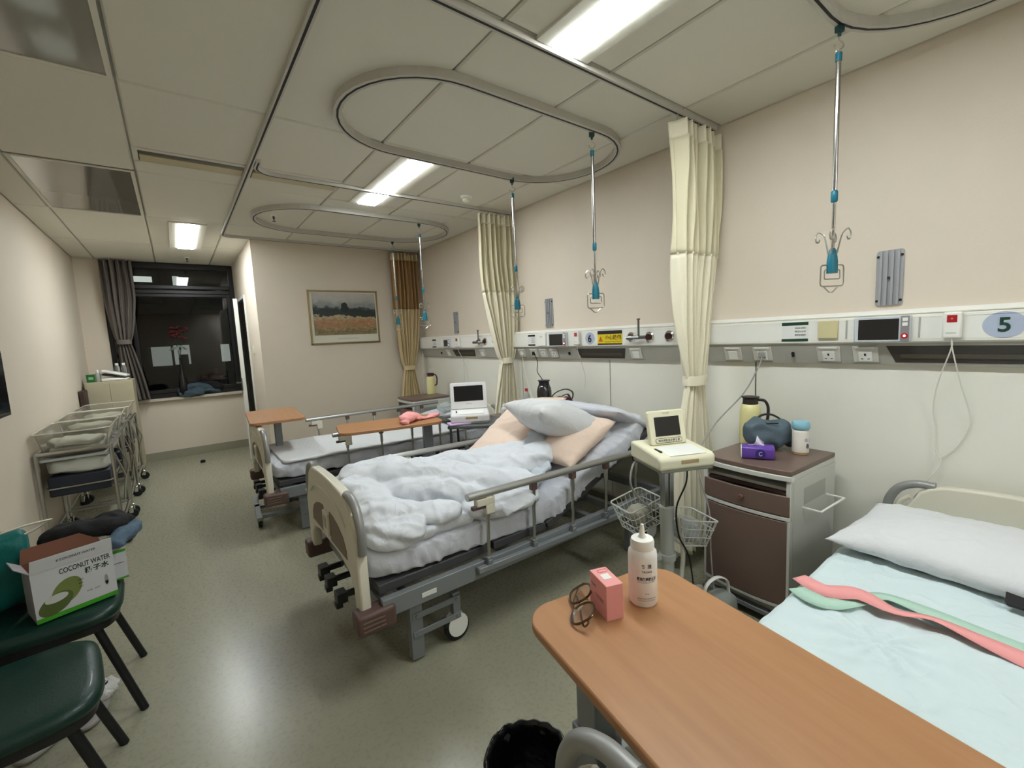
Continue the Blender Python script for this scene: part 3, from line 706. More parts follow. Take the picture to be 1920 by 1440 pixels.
# ------------------------------------------------------------------ hospital bed (origin: floor under the foot end, x to the head)
def panel_outline(top=.81):
    dz = top - .81
    half = [(.43, .335), (.43, .60 + dz), (.395, .655 + dz), (.365, .70 + dz), (.335, .765 + dz), (.30, .79 + dz), (.25, top - .003), (.12, top + .006)]
    L = [(-a, b) for a, b in half]
    low = [(-.36, .335), (-.355, .42), (-.30, .47), (-.18, .495), (.18, .495), (.30, .47), (.355, .42), (.36, .335)]
    return half + [(0, top + .008)] + list(reversed(L)) + low
def make_bed(label, loc, rz, near_up=True, far_up=True, back=0.0, group='hospital beds', tube_tilt=0.0, mirror=False):
    t = thing('hospital_bed', label, 'bed', loc, rz, group)
    for nm, x, dpt in (('footboard', 0.0, .045), ('headboard', 2.10, .045)):
        m = MB(); sgn = -1 if nm == 'footboard' else 1
        m.prism(panel_outline(.81 if sgn < 0 else .73), (x - .0225, 0, 0), (0, 1, 0), (0, 0, 1), .045)
        o = m.build(nm, M_ivory, t, bevel=.010, ang=50, segs=3)
        out = -.0235 + x if sgn < 0 else x + .0235
        xo = x - .0235 if sgn < 0 else x + .0235
        for s in (-1, 1):      # brown lights of the panel
            q = [(s * .05, .52), (s * .30, .52), (s * .295, .56), (s * .26, .605), (s * .20, .635), (s * .12, .655), (s * .055, .66)]
            mm = MB(); mm.prism(q, (x - .0245 if sgn < 0 else x + .0225, 0, 0), (0, 1, 0), (0, 0, 1), .002)
            mm.build('panel_inset', M_brownin, o)
        if sgn < 0:
            mm = MB().box(x - .034, x - .022, -.045, .045, .535, .645); mm.build('chart_clip', M_ivory, o, bevel=.004)
            mm = MB().box(x - .0355, x - .034, -.022, .022, .57, .625); mm.build('clip_plate', M_grid, o)
            mm = MB().tube(smooth_path([(x - .024, -.31, .67), (x - .024, -.2, .725), (x - .024, 0, .745), (x - .024, .2, .725), (x - .024, .31, .67)], 5), .006, 6)
            mm.build('moulded_line', M_ivory, o)
        for s in (-1, 1):      # corner grips
            tz = 0 if sgn < 0 else -.08
            P = [(x, s * .285, .797 + tz), (x, s * .35, .795 + tz), (x, s * .405, .765 + tz), (x, s * .437, .71 + tz), (x, s * .447, .65 + tz), (x, s * .44, .59 + tz)]
            MB().tube(smooth_path(P, 6), .0185, 12).build('corner_grip', M_grip, o)
            P = [(x, s * .37, .73 + tz), (x, s * .40, .70 + tz), (x, s * .41, .655 + tz)]
            MB().tube(smooth_path(P, 4), .012, 8).build('grip_web', M_ivory, o)
        for s in (-1, 1):
            MB().box(x - .05 if sgn < 0 else x - .08, x + .11 if sgn < 0 else x + .05, s * .43 - .045, s * .43 + .045, .262, .352).build('corner_bumper', M_brownpl, t, bevel=.014, segs=3)
            mm = MB()
            for k in range(3): mm.box(x - .03, x + .06, s * .4765 - .0015, s * .4765 + .0015, .285 + k * .018, .290 + k * .018)
            mm.build('bumper_rib', M_brownin, t)
    f = MB()
    for s in (-1, 1): f.box(.06, 2.06, s * .44 - .018, s * .44 + .018, .295, .375)
    for x in (.08, .75, 1.35, 2.04): f.box(x - .02, x + .02, -.43, .43, .30, .35)
    f.build('side_frame', M_greymetal, t, bevel=.003)
    MB().box(.23, .30, -.4605, -.458, .32, .342).build('maker_plate', M_paper, t, bevel=.004)
    dk = MB().box(.06, .62, -.42, .42, .385, .425).box(.64, .98, -.42, .42, .385, .425)
    if back:
        x0 = 1.0; c_, s_ = math.cos(R(back)), math.sin(R(back)); L_ = 1.02
        Mx = Matrix.Translation((x0, 0, .385)) @ Matrix.Rotation(-R(back), 4, 'Y'); dk.box(0, L_, -.42, .42, 0, .04, Mx)
        dk.tube([(x0 + .45 * c_, 0, .385 + .45 * s_), (x0 + .75, 0, .33)], .012)
    else: dk.box(1.0, 2.04, -.42, .42, .385, .425)
    dk.build('mattress_deck', M_dkgrey, t, bevel=.006)
    # under-frame: posts, linkage, castors
    for xx in (.22, 1.72):
        for s in (-1, 1):
            y = s * .385
            MB().box(xx - .03, xx + .03, y - .02, y + .02, .012, .30).build('leg_post', M_greymetal, t, bevel=.003)
            MB().box(xx + .185, xx + .225, y - .018, y + .018, .10, .24).build('castor_post', M_greymetal, t, bevel=.003)
            mm = MB()
            for z in (.215, .13): mm.box(xx - .02, xx + .22, y - s * -.022 - .004, y - s * -.022 + .004, z - .014, z + .014)
            for z in (.215, .13):
                for q in (0, .20): mm.cyl((xx + q, y + s * .02, z), (xx + q, y + s * .032, z), .007, n=10)
            mm.build('linkage_bar', M_greymetal, t, bevel=.002)
            w_ = MB(); Mw = Matrix.Translation((xx + .205, y, .062)) @ Matrix.Rotation(PI / 2, 4, 'X')
            w_.lathe([(.05, -.016), (.062, -.012), (.062, .012), (.05, .016)], M=Mw); o = w_.build('castor', M_blackrub, t)
            mm = MB()
            for k in (-1, 1):
                q = arc(0, 0, .058, -100, 100, 12) + [(-.03, .07), (-.03, -.05)]
                q = [(.052 * math.cos(R(a)), .058 * math.sin(R(a)) + .012) for a in range(-80, 261, 20)]
                mm.prism(q, (xx + .205, y + k * .021 + .002, .068), (1, 0, 0), (0, 0, 1), .004)
            mm.box(xx + .185, xx + .225, y - .022, y + .022, .11, .135)
            mm.build('castor_cover', M_white, o, bevel=.002)
            MB().box(xx + .135, xx + .165, y - .02, y + .02, .09, .12).build('brake_pedal', M_black, o, bevel=.004)
        MB().box(xx - .02, xx + .02, -.37, .37, .235, .275).build('cross_beam', M_greymetal, t, bevel=.003)
    MB().box(.24, 1.72, -.02, .02, .25, .29).build('spine', M_dkgrey, t)
    MB().cyl((.35, -.12, .31), (1.0, -.12, .30), .012).cyl((.05, .12, .31), (1.3, .12, .30), .012).build('crank_rod', M_dkgrey, t)
    for y in (-.17, .0, .13):
        mm = MB().box(-.055, -.01, y - .032, y + .032, .28, .325).box(-.01, .06, y - .012, y + .012, .29, .315).box(-.06, -.03, y - .02, y + .02, .255, .285)
        mm.build('crank_handle', M_black, t, bevel=.004)
    # folding side rails
    for s, upp in ((-1, near_up), (1, far_up)):
        y = s * .475
        if upp:
            r_ = bpy.data.objects.new('side_rail', None); col.objects.link(r_); r_.parent = t; r_.location = (0, y, 0); r_.rotation_euler = (0, tube_tilt, 0)
            zt = .72
            tb = MB().tube([(.455, 0, zt), (1.86, 0, zt)], .021, 16, flat=.85); tb.build('top_tube', M_alu, r_, bevel=.003)
            for k, x in enumerate((.565, .845, 1.12, 1.39, 1.66)):
                po = MB().tube([(x, 0, zt - .03), (x, 0, .40)], .0085, 10).tube([(x, 0, zt - .03), (x, 0, zt - .12)], .012, 10)
                po = po.build('rail_post', M_steel, r_)
                MB().box(x - .014, x + .014, -.012, .012, .365, .41).cyl((x, s * .016, .385), (x, s * -.004, .385), .012).build('pivot', M_greymetal, po, bevel=.002)
                MB().box(x - .017, x + .017, -.014, .014, zt - .05, zt - .012).build('post_cap', M_brownpl if k else M_ivory, po, bevel=.003)
            MB().box(.50, .60, -.017, .017, zt - .055, zt - .018).box(.55, .60, -.017, .017, zt - .10, zt - .05).build('latch_grip', M_ivory, r_, bevel=.005)
            MB().box(.48, .55, -.012, .012, zt - .068, zt - .050).build('latch_lever', M_brownpl, r_, bevel=.003)
            MB().box(.50, 1.80, -.014, .014, .345, .372).build('bottom_bar', M_greymetal, r_, bevel=.003)
        else:
            r_ = MB().tube([(.60, y, .50), (2.02, y, .50)], .021, 14, flat=.85).build('side_rail', M_alu, t)
            for x in (.66, .95, 1.25, 1.5, 1.9): MB().tube([(x, y, .49), (x - .08, y, .37)], .009, 8).build('rail_post', M_steel, r_)
    return t
bed6 = make_bed('raised-back middle bed with tangled duvet and near side rail up', (.515, 2.155, 0), R(-.6), True, True, 22, tube_tilt=R(1.2))
bed7 = make_bed('far bed with flat made mattress, both side rails up, by the partition wall', (.465, 4.06, 0), R(-.8), True, True, 0)
bed5 = make_bed('near bed at right with pale blue sheet, seen behind the large table', (.485, .09, 0), 0, False, False, 0)
bed5.scale = (1, 1, .957)

def wrinkle(a1=.006, a2=.003, s1=5, s2=16, o=0.0, sx=1.0):
    def f(q, n):
        p = Vector((q.x * sx, q.y, q.z * 1.6))
        r1 = 1 - abs(nz(p, s1, o)) * 2.6
        return a1 * (r1 - .4) + a2 * nz(p, s2, o + 5)
    return f
# mattress with sheet: polyline centreline given in world coordinates
def mattress(label, pts, hw, hh, m, o=0.0, w=None, amp=.006):
    P = smooth_path(pts, 8)
    def C(t):
        f = t * (len(P) - 1); i = min(int(f), len(P) - 2); return P[i].lerp(P[i + 1], f - i)
    base = wrinkle(amp, amp * .5, 6, 18, o)
    def dsp(q, n):      # the sheet is pulled into slanting folds down the sides
        sd = abs(n.y); u = nz(Vector((q.x * 11 + q.z * 17, q.y * 2, q.x * 1.5)), 1.0, o + 9); fold = max(0, 1 - abs(u) * 3.2) ** 2
        return base(q, n) + amp * 1.3 * fold * (.25 + .75 * sd)
    b = MB().loft(C, lambda t: hw, lambda t: hh, 220, 72, 6.5, 14, dsp, side=(0, 1, 0))
    ob = b.build('mattress', m, None, ang=180)
    return tag(ob, label, 'mattress', group='hospital mattresses')
mattress('white sheeted mattress of the middle bed, bent up at the head', [(.545, 2.15, .492), (1.0, 2.145, .488), (1.48, 2.14, .485), (1.66, 2.135, .525), (2.0, 2.13, .665), (2.40, 2.125, .835)], .415, .068, M_sheetv, 3.1, amp=.010)
mattress('flat white sheeted mattress of the far bed', [(.50, 4.055, .490), (1.2, 4.05, .490), (2.50, 4.03, .490)], .415, .062, M_sheetv, 8.2, amp=.009)
mattress('pale blue sheeted mattress of the near bed', [(.52, .10, .485), (1.5, .10, .485), (2.54, .10, .485)], .445, .064, M_bluesheet, 1.4, amp=.007)
# far bed: flat folded blanket layer on top
b = MB().loft(lambda t: (.56 + 1.93 * t, 4.02, .560 + .003 * math.sin(t * 9)), lambda t: .40 + .004 * math.sin(t * 20), lambda t: .016, 110, 48, 5, 16, wrinkle(.006, .003, 6, 20, 4.4), side=(0, 1, 0))
tag(b.build('blanket', M_sheet, None, ang=180), 'flat white blanket spread over the far bed', 'blanket')
# near bed: draw sheet laid loosely over the mattress
def sheet5(u, v):
    x = .56 + 1.42 * u; y = .545 - .86 * v
    q = Vector((x * 2.0, y * 3.0, 0)); k = 1 - abs(nz(q, 1.6, 3)) * 2.2; k2 = 1 - abs(nz(Vector((x + y, y - x, 0)), 5.5, 9)) * 2.0
    cx, cy = x - 1.42, y - .30
    rad = math.atan2(cy, cx); fold = .006 * max(0, 1 - math.hypot(cx, cy) / .45) * math.sin(rad * 11 + 2)
    z = .559 + .008 * max(0, k) ** 3 + .005 * max(0, k2) ** 3 + fold
    e = min(u, 1 - u, v, 1 - v)
    if e < .012: z -= .006
    return (x, y, z)
b = MB(); b.grid(230, 150, sheet5)
o = b.build('draw_sheet', M_bluesheet, None, ang=180); md = o.modifiers.new('thickness', 'SOLIDIFY'); md.thickness = .004
tag(o, 'crumpled pale blue draw sheet over the near bed', 'sheet')

# ------------------------------------------------------------------ pillows
def pillow(name, label, M, L, W, T, mt, o=0.0, cat='pillow', group=None, wr=.008):
    b = MB()
    def fn(u, v, s):
        x, y = u * 2 - 1, v * 2 - 1
        pinch = 1 - .06 * (1 - abs(y)) * abs(x) ** 3
        h = (max(0, 1 - abs(x) ** 3.0) ** .55) * (max(0, 1 - abs(y) ** 2.6) ** .55)
        ex = 1 + .05 * abs(y) ** 2; ey = 1 + .07 * abs(x) ** 2
        q = Vector((x * L / 2 * ex, y * W / 2 * ey, s * T / 2 * h))
        rdg = (1 - abs(nz(q, 9, o)) * 2.4)
        q.z += s * (wr * max(0, rdg) ** 2 * (1 - h * .4)) * min(1, h * 3) + nz(q, 3, o + 3) * .014 * min(1, h * 2)
        return tuple(M @ q)
    b.grid(70, 50, lambda u, v: fn(u, v, 1)); b.grid(70, 50, lambda u, v: fn(u, v, -1))
    return tag(b.build(name, mt, None, ang=180), label, cat, group)
def orient(loc, rz=0, ry=0, rx=0): return Matrix.Translation(loc) @ Matrix.Rotation(rz, 4, 'Z') @ Matrix.Rotation(ry, 4, 'Y') @ Matrix.Rotation(rx, 4, 'X')
pillow('pillow', 'white pillow lying flat at the head of the near bed', orient((2.15, .13, .605), R(87), 0, R(0)), .82, .52, .14, M_sheet, 1.0, group=None)
pillow('pillow', 'white pillow resting at the top of the raised middle bed', orient((2.28, 2.08, .865), R(90), 0, R(22)), .74, .40, .10, M_sheetv, 4.0)
pillow('pillow', 'peach patterned pillow leaning on far side of the raised bed', orient((1.80, 2.36, .80), R(20), -R(22), R(-6)), .76, .42, .15, M_peach, 6.0)
pillow('pillow', 'peach patterned pillow corner poking out beside the near rail', orient((1.90, 1.905, .785), R(4), -R(24), R(4)), .46, .30, .14, M_peach, 7.0)
pillow('throw_pillow', 'crumpled white cushion on top of the peach pillows', orient((1.91, 2.02, .865), R(84), 0, R(24)), .40, .62, .22, M_sheet, 9.0, wr=.014, cat='cushion')
pillow('pillow', 'white pillow at the head of the far bed behind the monitor', orient((2.28, 4.06, .63), R(90)), .66, .42, .13, M_sheetv, 12.0)

# ------------------------------------------------------------------ tangled duvet on the middle bed: overlapping folds fused into one skin
def duvet():
    b = MB()
    def roll(pts, w, h, o, p=2.4, pe=3.2, ns=46, side=None):
        P = smooth_path(pts, 8)
        def C(t):
            f = t * (len(P) - 1); i = min(int(f), len(P) - 2); return P[i].lerp(P[i + 1], f - i)
        wf = w if callable(w) else (lambda t: w); hf = h if callable(h) else (lambda t: h)
        base = wrinkle(.018, .009, 6, 16, o)
        def dsp(q, n):
            u = nz(Vector((q.x * 9 + q.y * 5, q.y * 7 - q.x * 3, q.z * 6)), 1.0, o + 4); return base(q, n) + .010 * max(0, 1 - abs(u) * 4) ** 2
        b.loft(C, wf, hf, 80, 56, p, pe, dsp, side=side)
    # base layer
    roll([(.565, 2.12, .575), (1.0, 2.12, .58), (1.5, 2.1, .60)], lambda t: .40 - .06 * t, .035, 1, 4, 8)
    # foot mass against the footboard
    roll([(.665, 1.80, .60), (.665, 2.1, .65), (.665, 2.44, .66)], .10, lambda t: .085, 2)
    # the long round fold sweeping from the far foot corner to the near side
    roll([(.62, 2.34, .69), (.82, 2.33, .715), (1.02, 2.16, .70), (1.25, 1.93, .665), (1.50, 1.79, .635)], lambda t: .135 - .03 * t, lambda t: .085 - .02 * t, 3)
    # the corner flap pointing at the near rail
    roll([(.60, 2.08, .665), (.70, 1.94, .66), (.84, 1.83, .645), (.985, 1.735, .63)], lambda t: .125 - .065 * t, lambda t: .055 - .012 * t, 4)
    roll([(.61, 1.92, .60), (.69, 1.80, .60), (.80, 1.745, .60)], .075, .055, 5)
    # the inner fold between them
    roll([(.72, 2.22, .66), (.92, 2.08, .665), (1.12, 1.90, .645), (1.30, 1.75, .615)], lambda t: .10, lambda t: .055, 6)
    roll([(1.02, 1.80, .60), (1.22, 1.73, .60), (1.44, 1.74, .60)], .07, .045, 7)
    # folds behind, rising toward the pillows
    roll([(.95, 2.42, .65), (1.25, 2.30, .675), (1.50, 2.20, .69), (1.72, 2.12, .735)], lambda t: .12, .065, 8)
    roll([(1.05, 2.50, .60), (1.40, 2.46, .62), (1.70, 2.42, .66)], .08, .06, 9)
    roll([(1.28, 2.08, .66), (1.52, 2.0, .69), (1.74, 1.95, .75)], .11, .06, 10)
    o = b.build('duvet', M_duvet, None, ang=180)
    md = o.modifiers.new('fuse', 'REMESH'); md.mode = 'VOXEL'; md.voxel_size = .007; md.use_smooth_shade = True
    tx = bpy.data.textures.new('creases', 'MUSGRAVE'); tx.musgrave_type = 'RIDGED_MULTIFRACTAL'; tx.noise_scale = .34; tx.octaves = 3; tx.lacunarity = 2.2; tx.dimension_max = 1.1
    md = o.modifiers.new('creases', 'DISPLACE'); md.texture = tx; md.strength = .008; md.mid_level = .6; md.texture_coords = 'GLOBAL'
    md = o.modifiers.new('soften', 'SMOOTH'); md.factor = .5; md.iterations = 1
    return tag(o, 'crumpled pale duvet heaped over the foot of the middle bed', 'duvet')
duvet()
def gown():
    b = MB()
    for k, (pts, w, h) in enumerate((([(1.44, 1.96, .655), (1.60, 2.03, .70), (1.76, 2.10, .775), (1.88, 2.16, .83)], .085, .028), ([(1.46, 1.84, .62), (1.60, 1.90, .665), (1.76, 1.99, .745)], .07, .026), ([(1.42, 2.10, .66), (1.60, 2.20, .715), (1.74, 2.24, .78)], .07, .028), ([(1.52, 1.82, .63), (1.66, 2.0, .71), (1.70, 2.2, .76)], .04, .022), ([(1.62, 1.86, .665), (1.76, 2.05, .765), (1.84, 2.2, .82)], .035, .02))):
        P = smooth_path(pts, 8)
        def C(t, P=P):
            f = t * (len(P) - 1); i = min(int(f), len(P) - 2); return P[i].lerp(P[i + 1], f - i)
        b.loft(C, lambda t: w, lambda t: h, 50, 32, 2.6, 3, wrinkle(.018, .008, 11, 30, 20 + k))
    o = b.build('hospital_gown', mat('pale blue gown cotton', (204, 212, 220), .85, bump=.3, scale=40), None, ang=180)
    md = o.modifiers.new('fuse', 'REMESH'); md.mode = 'VOXEL'; md.voxel_size = .008; md.use_smooth_shade = True
    return tag(o, 'pale blue crumpled gown between the duvet and the peach pillows', 'gown')
gown()

# ------------------------------------------------------------------ near bed: monitor belts, phone
def ribbon(name, label, pts, w, m, cat='belt', group=None, tw=0.0, th=.002):
    P = smooth_path(pts, 10); b = MB(); rows = []; N = len(P)
    for i, p in enumerate(P):
        d = (P[min(i + 1, N - 1)] - P[max(i - 1, 0)]).normalized(); sd = Vector((0, 0, 1)).cross(d).normalized()
        a = tw * math.sin(i / N * 9) if callable(tw) is False else tw(i / N)
        u_ = sd * math.cos(a) + Vector((0, 0, 1)) * math.sin(a)
        rows.append((p - u_ * w / 2, p, p + u_ * w / 2))
    vs = [tuple(q) for r_ in rows for q in r_]; fs = []
    for i in range(N - 1):
        for k in range(2): fs.append((i * 3 + k, i * 3 + k + 1, i * 3 + 4 + k, i * 3 + 3 + k))
    b.add(vs, fs); o = b.build(name, m, None, ang=180); md = o.modifiers.new('thickness', 'SOLIDIFY'); md.thickness = th; md.offset = 0
    return tag(o, label, cat, group)
ribbon('monitor_belt', 'pink elastic monitor belt lying across the near bed', [(1.60, .555, .574), (1.57, .47, .575), (1.595, .39, .590), (1.585, .30, .583), (1.61, .22, .588), (1.60, .12, .580), (1.58, .0, .576), (1.60, -.15, .575)], .055, M_pink, tw=.30)
ribbon('monitor_belt', 'mint green elastic belt partly under the pink belt', [(1.525, .535, .573), (1.50, .49, .576), (1.505, .44, .574), (1.56, .40, .573), (1.66, .345, .577), (1.66, .25, .577), (1.64, .12, .575), (1.62, -.1, .574)], .055, M_mint, tw=.18)
t = thing('smartphone', 'black phone lying face down at right edge on the near bed', 'phone', (1.890, .030, .600), 0, None, (0, R(-28), R(4)))
m = MB(); m.prism(rrect(.078, .16, .010, 4), (0, 0, -.004), (1, 0, 0), (0, 1, 0), .008); m.build('body', M_black, t, bevel=.002)
MB().box(.010, .034, .05, .074, .004, .006).build('camera_bump', M_dkgrey, t, bevel=.002)

# ------------------------------------------------------------------ bedside cabinets
def cabinet(label, loc, rz):
    t = thing('bedside_cabinet', label, 'bedside cabinet', loc, rz, 'bedside cabinets')
    # local: front toward -x, width along y
    D, W, Ht = .47, .42, .77
    cv = lambda y: -.022 * (1 - (y / (W / 2)) ** 2)          # bow front
    top = [(D, -W / 2), (D, W / 2)] + [(cv(W / 2 - W * i / 14), W / 2 - W * i / 14) for i in range(15)]
    m = MB(); m.prism(top, (0, 0, Ht - .022), (1, 0, 0), (0, 1, 0), .022); m.build('top', M_brownlam, t, bevel=.003)
    m = MB(); m.prism([(x * .995 - .006 if x < .1 else x, y * 1.0) for x, y in top], (0, 0, Ht - .048), (1, 0, 0), (0, 1, 0), .024); m.build('top_edge', M_cabwhite, t, bevel=.003)
    b = MB().box(.02, D, -W / 2, -W / 2 + .018, .06, Ht - .048).box(.02, D, W / 2 - .018, W / 2, .06, Ht - .048).box(D - .01, D, -W / 2, W / 2, .06, Ht - .048).box(.02, D, -W / 2, W / 2, .06, .08).box(.03, D, -W / 2 + .018, W / 2 - .018, .665, .68)
    for s in (-1, 1): b.box(-.002, .03, s * (W / 2 - .010) - .010, s * (W / 2 - .010) + .010, .10, Ht - .048)
    m2 = [(cv(W / 2 - W * i / 14) - .002, W / 2 - W * i / 14) for i in range(15)] + [(.03, -W / 2), (.03, W / 2)]
    b.prism(m2, (0, 0, .535), (1, 0, 0), (0, 1, 0), .018); b.prism(m2, (0, 0, .105), (1, 0, 0), (0, 1, 0), .016)
    b.build('carcass', M_cabwhite, t, bevel=.002)
    fr = [(cv(W / 2 - W * i / 14) - .004, (W / 2 - W * i / 14) * .94) for i in range(15)]; fr = fr + [(x + .014, y) for x, y in reversed(fr)]
    m = MB(); m.prism(fr, (0, 0, .125), (1, 0, 0), (0, 1, 0), .405); m.build('door', M_brownlam, t, bevel=.002)
    fr2 = [(x, y * 1.05) for x, y in fr]
    m = MB(); m.prism(fr2, (0, 0, .557), (1, 0, 0), (0, 1, 0), .095)
    dr = m.build('drawer', M_brownlam, t, bevel=.003)
    Mx = Matrix.Translation((cv(0) - .004, 0, .605)) @ Matrix.Rotation(-PI / 2, 4, 'Y')
    MB().lathe([(.010, 0), (.013, .006), (.010, .012)], M=Mx).build('knob', mat('brown knob', (110, 78, 64), .4), dr)
    MB().box(.01, D - .02, -W / 2 + .02, W / 2 - .02, .652, .664).build('pull_shelf', mat('dark brown shelf', (76, 54, 48), .5), t)
    # towel rack and recess on the -y side
    MB().box(.13, .36, -W / 2 - .0015, -W / 2, .585, .665).build('side_recess', mat('recess board', (176, 176, 168), .5), t)
    MB().tube([(.12, -W / 2, .575), (.12, -W / 2 - .075, .575), (.38, -W / 2 - .075, .575), (.38, -W / 2, .575)], .005, 8).build('towel_rack', M_white, t)
    MB().box(0.0, .028, -W / 2 - .002, -W / 2 + .02, Ht - .05, Ht - .03).build('corner_clip', M_paper, t, bevel=.002)
    for sx in (.05, D - .04):
        for s in (-1, 1):
            o = MB().lathe([(.022, -.008), (.025, 0), (.022, .008)], M=Matrix.Translation((sx, s * .17, .025)) @ Matrix.Rotation(PI / 2, 4, 'X')).build('castor', M_blackrub, t)
            MB().box(sx - .012, sx + .012, s * .17 - .012, s * .17 + .012, .03, .062).build('castor_fork', M_dkgrey, o)
    MB().box(.0, D, -W / 2, -W / 2 + .02, .04, .062).box(.0, D, W / 2 - .02, W / 2, .04, .062).box(-.015, .02, -W / 2, W / 2, .04, .062).build('base_frame', M_greymetal, t, bevel=.002)
    return t
cabinet('brown and white bedside cabinet with flask, tissues and bag on top', (2.135, .985, 0), R(-3))
cabinet('bedside cabinet behind the raised middle bed with water bottle on top', (2.085, 2.88, 0), 0)
cabinet('bedside cabinet in the far corner with only a cream flask on top', (2.055, 4.78, 0), 0)

# ------------------------------------------------------------------ overbed tables
def overbed(label, loc, rz, L, W, h, colx, coly, rad=.07, base=True, basew=.6, pw=.12, bw=None):
    bw = bw or W / 2
    """local: long side along x"""
    t = thing('overbed_table', label, 'overbed table', loc, rz, 'wood topped overbed tables')
    m = MB(); m.prism(rrect(L, W, rad, 8), (0, 0, h - .022), (1, 0, 0), (0, 1, 0), .022); m.build('tabletop', M_wood, t, bevel=.004)
    MB().box(colx - .16, colx + .16, coly - pw, coly + pw, h - .035, h - .022).build('mounting_plate', M_dkgrey, t)
    MB().box(colx - .035, colx + .035, coly - .028, coly + .028, .30, h - .035).build('inner_column', M_greymetal, t, bevel=.004)
    MB().box(colx - .045, colx + .045, coly - .036, coly + .036, .07, .55).build('outer_column', M_greymetal, t, bevel=.004)
    b = MB().box(colx - .03, colx + .03, -bw - .02, bw + .02, .055, .085)
    for q in (-1, 1): b.box(colx + q * (basew / 2 - .07) - .022, colx + q * (basew / 2 - .07) + .022, -bw, bw, .055, .083)
    for s in (-1, 1): b.box(colx - basew / 2, colx + basew / 2, s * bw - .02, s * bw + .02, .055, .085)
    b.build('base_frame', mat('pale grey steel', (150, 154, 154), .4, .2), t, bevel=.003)
    for sx in (-1, 1):
        for s in (-1, 1):
            x, y = colx + sx * (basew / 2 - .02), s * bw
            MB().lathe([(.024, -.014), (.027, 0), (.024, .014)], M=Matrix.Translation((x, y, .027)) @ Matrix.Rotation(PI / 2, 4, 'X')).build('castor', M_blackrub, t)
    return t
overbed('large wooden overbed table in the foreground holding glasses, box and bottle', (.723, .327, 0), R(79.5), .85, .435, .78, .277, .115, .075, basew=.62, pw=.05)
overbed('wooden overbed table over the foot of far bed, nearer the window', (.625, 4.28, 0), R(86), .80, .40, .85, -.02, -.02, .05, basew=.68)
overbed('wooden overbed table in front of the far bed holding a pink cloth', (1.235, 3.19, 0), R(-12), .74, .40, .82, .29, .02, .07, basew=.38, bw=.12)

# ------------------------------------------------------------------ fetal monitors
M_mon = mat('ivory monitor casing', (228, 224, 196), .4)
M_mon2 = mat('white monitor casing', (224, 222, 222), .35)
def fetal_monitor(label, loc, rz, big=True, m=None, tilt=14):
    sw, sh, scx, sc0, sc1 = (.098, .155, .068, .038, .125) if big else (.140, .190, .112, .055, .165)
    """local: front toward -y"""
    t = thing('fetal_monitor', label, 'fetal monitor', loc, rz, 'fetal monitors')
    w, d, h = (.145, .14, .09)
    b = MB(); b.prism([(-d, .012), (-d, .060), (-d + .02, .072), (0, .082), (d - .02, .09), (d, .088), (d, .012)], (-w, 0, 0), (0, 1, 0), (0, 0, 1), 2 * w)
    body = b.build('casing', m, t, bevel=.012, segs=3, ang=50)
    MB().box(-w + .01, w - .01, -d + .006, d - .01, 0, .013).build('base_plate', mat('grey green base', (136, 138, 124), .5), t, bevel=.004)
    q = MB().prism([(-d + .012, .0695), (-.005, .0815), (-.005, .0835), (-d + .012, .0715)], (-.085, 0, 0), (0, 1, 0), (0, 0, 1), .19); q.build('paper_tray', M_paper, body, bevel=.002)
    MB().box(-.035, .055, -d - .003, -d + .001, .036, .052).build('drawer_pull', mat('tan recess', (170, 150, 112), .5), body, bevel=.002)
    MB().box(-.105, -.095, -.08, -.02, .074, .0815).build('chart_slot', M_ink, body)
    # tilting display
    s = bpy.data.objects.new('display', None); col.objects.link(s); s.parent = t; s.location = (0, .03, .082); s.rotation_euler = (R(-tilt), 0, 0)
    q = MB(); q.prism(rrect(2 * sw, sh, .012, 4, 0, sh / 2), (0, .012, 0), (1, 0, 0), (0, 0, 1), .03); q.build('bezel', m, s, bevel=.005)
    q = MB().box(-scx, scx, -.0195, -.0182, sc0, sc1); q.build('screen', M_screen, s)
    for o in [c for c in s.children if c.name.startswith('screen')]: o.location = (0, .0, 0)
    if big:
        text('lettering', 'PHILIPS', mat('grey print 2', (120, 118, 104), .6), s, (0, -.0185, .141), (1, 0, 0), (0, 0, 1), width=.036, height=.006)
        lb = MB(); lb.prism(rrect(.145, .022, .010, 5, 0, .018), (0, -.0182, 0), (1, 0, 0), (0, 0, 1), .001); lb.build('caution_label', M_ink, s)
        lb = MB(); lb.prism(rrect(.141, .018, .009, 5, 0, .018), (0, -.0190, 0), (1, 0, 0), (0, 0, 1), .0008); lb.build('label_face', M_mon, s)
        text('lettering', '请勿调整显示屏角度', M_ink, s, (0, -.0202, .018), (1, 0, 0), (0, 0, 1), width=.118, height=.012, bold=.01)
    else:
        text('lettering', 'PHILIPS', mat('grey print 2', (120, 118, 104), .6), s, (0, -.0185, .035), (1, 0, 0), (0, 0, 1), width=.04, height=.007)
    return t
fetal_monitor('ivory fetal monitor with tilted screen on pole cart beside the near cabinet', (1.79, 1.16, .803), R(-25), True, M_mon).scale = (.95, .95, 1.04)
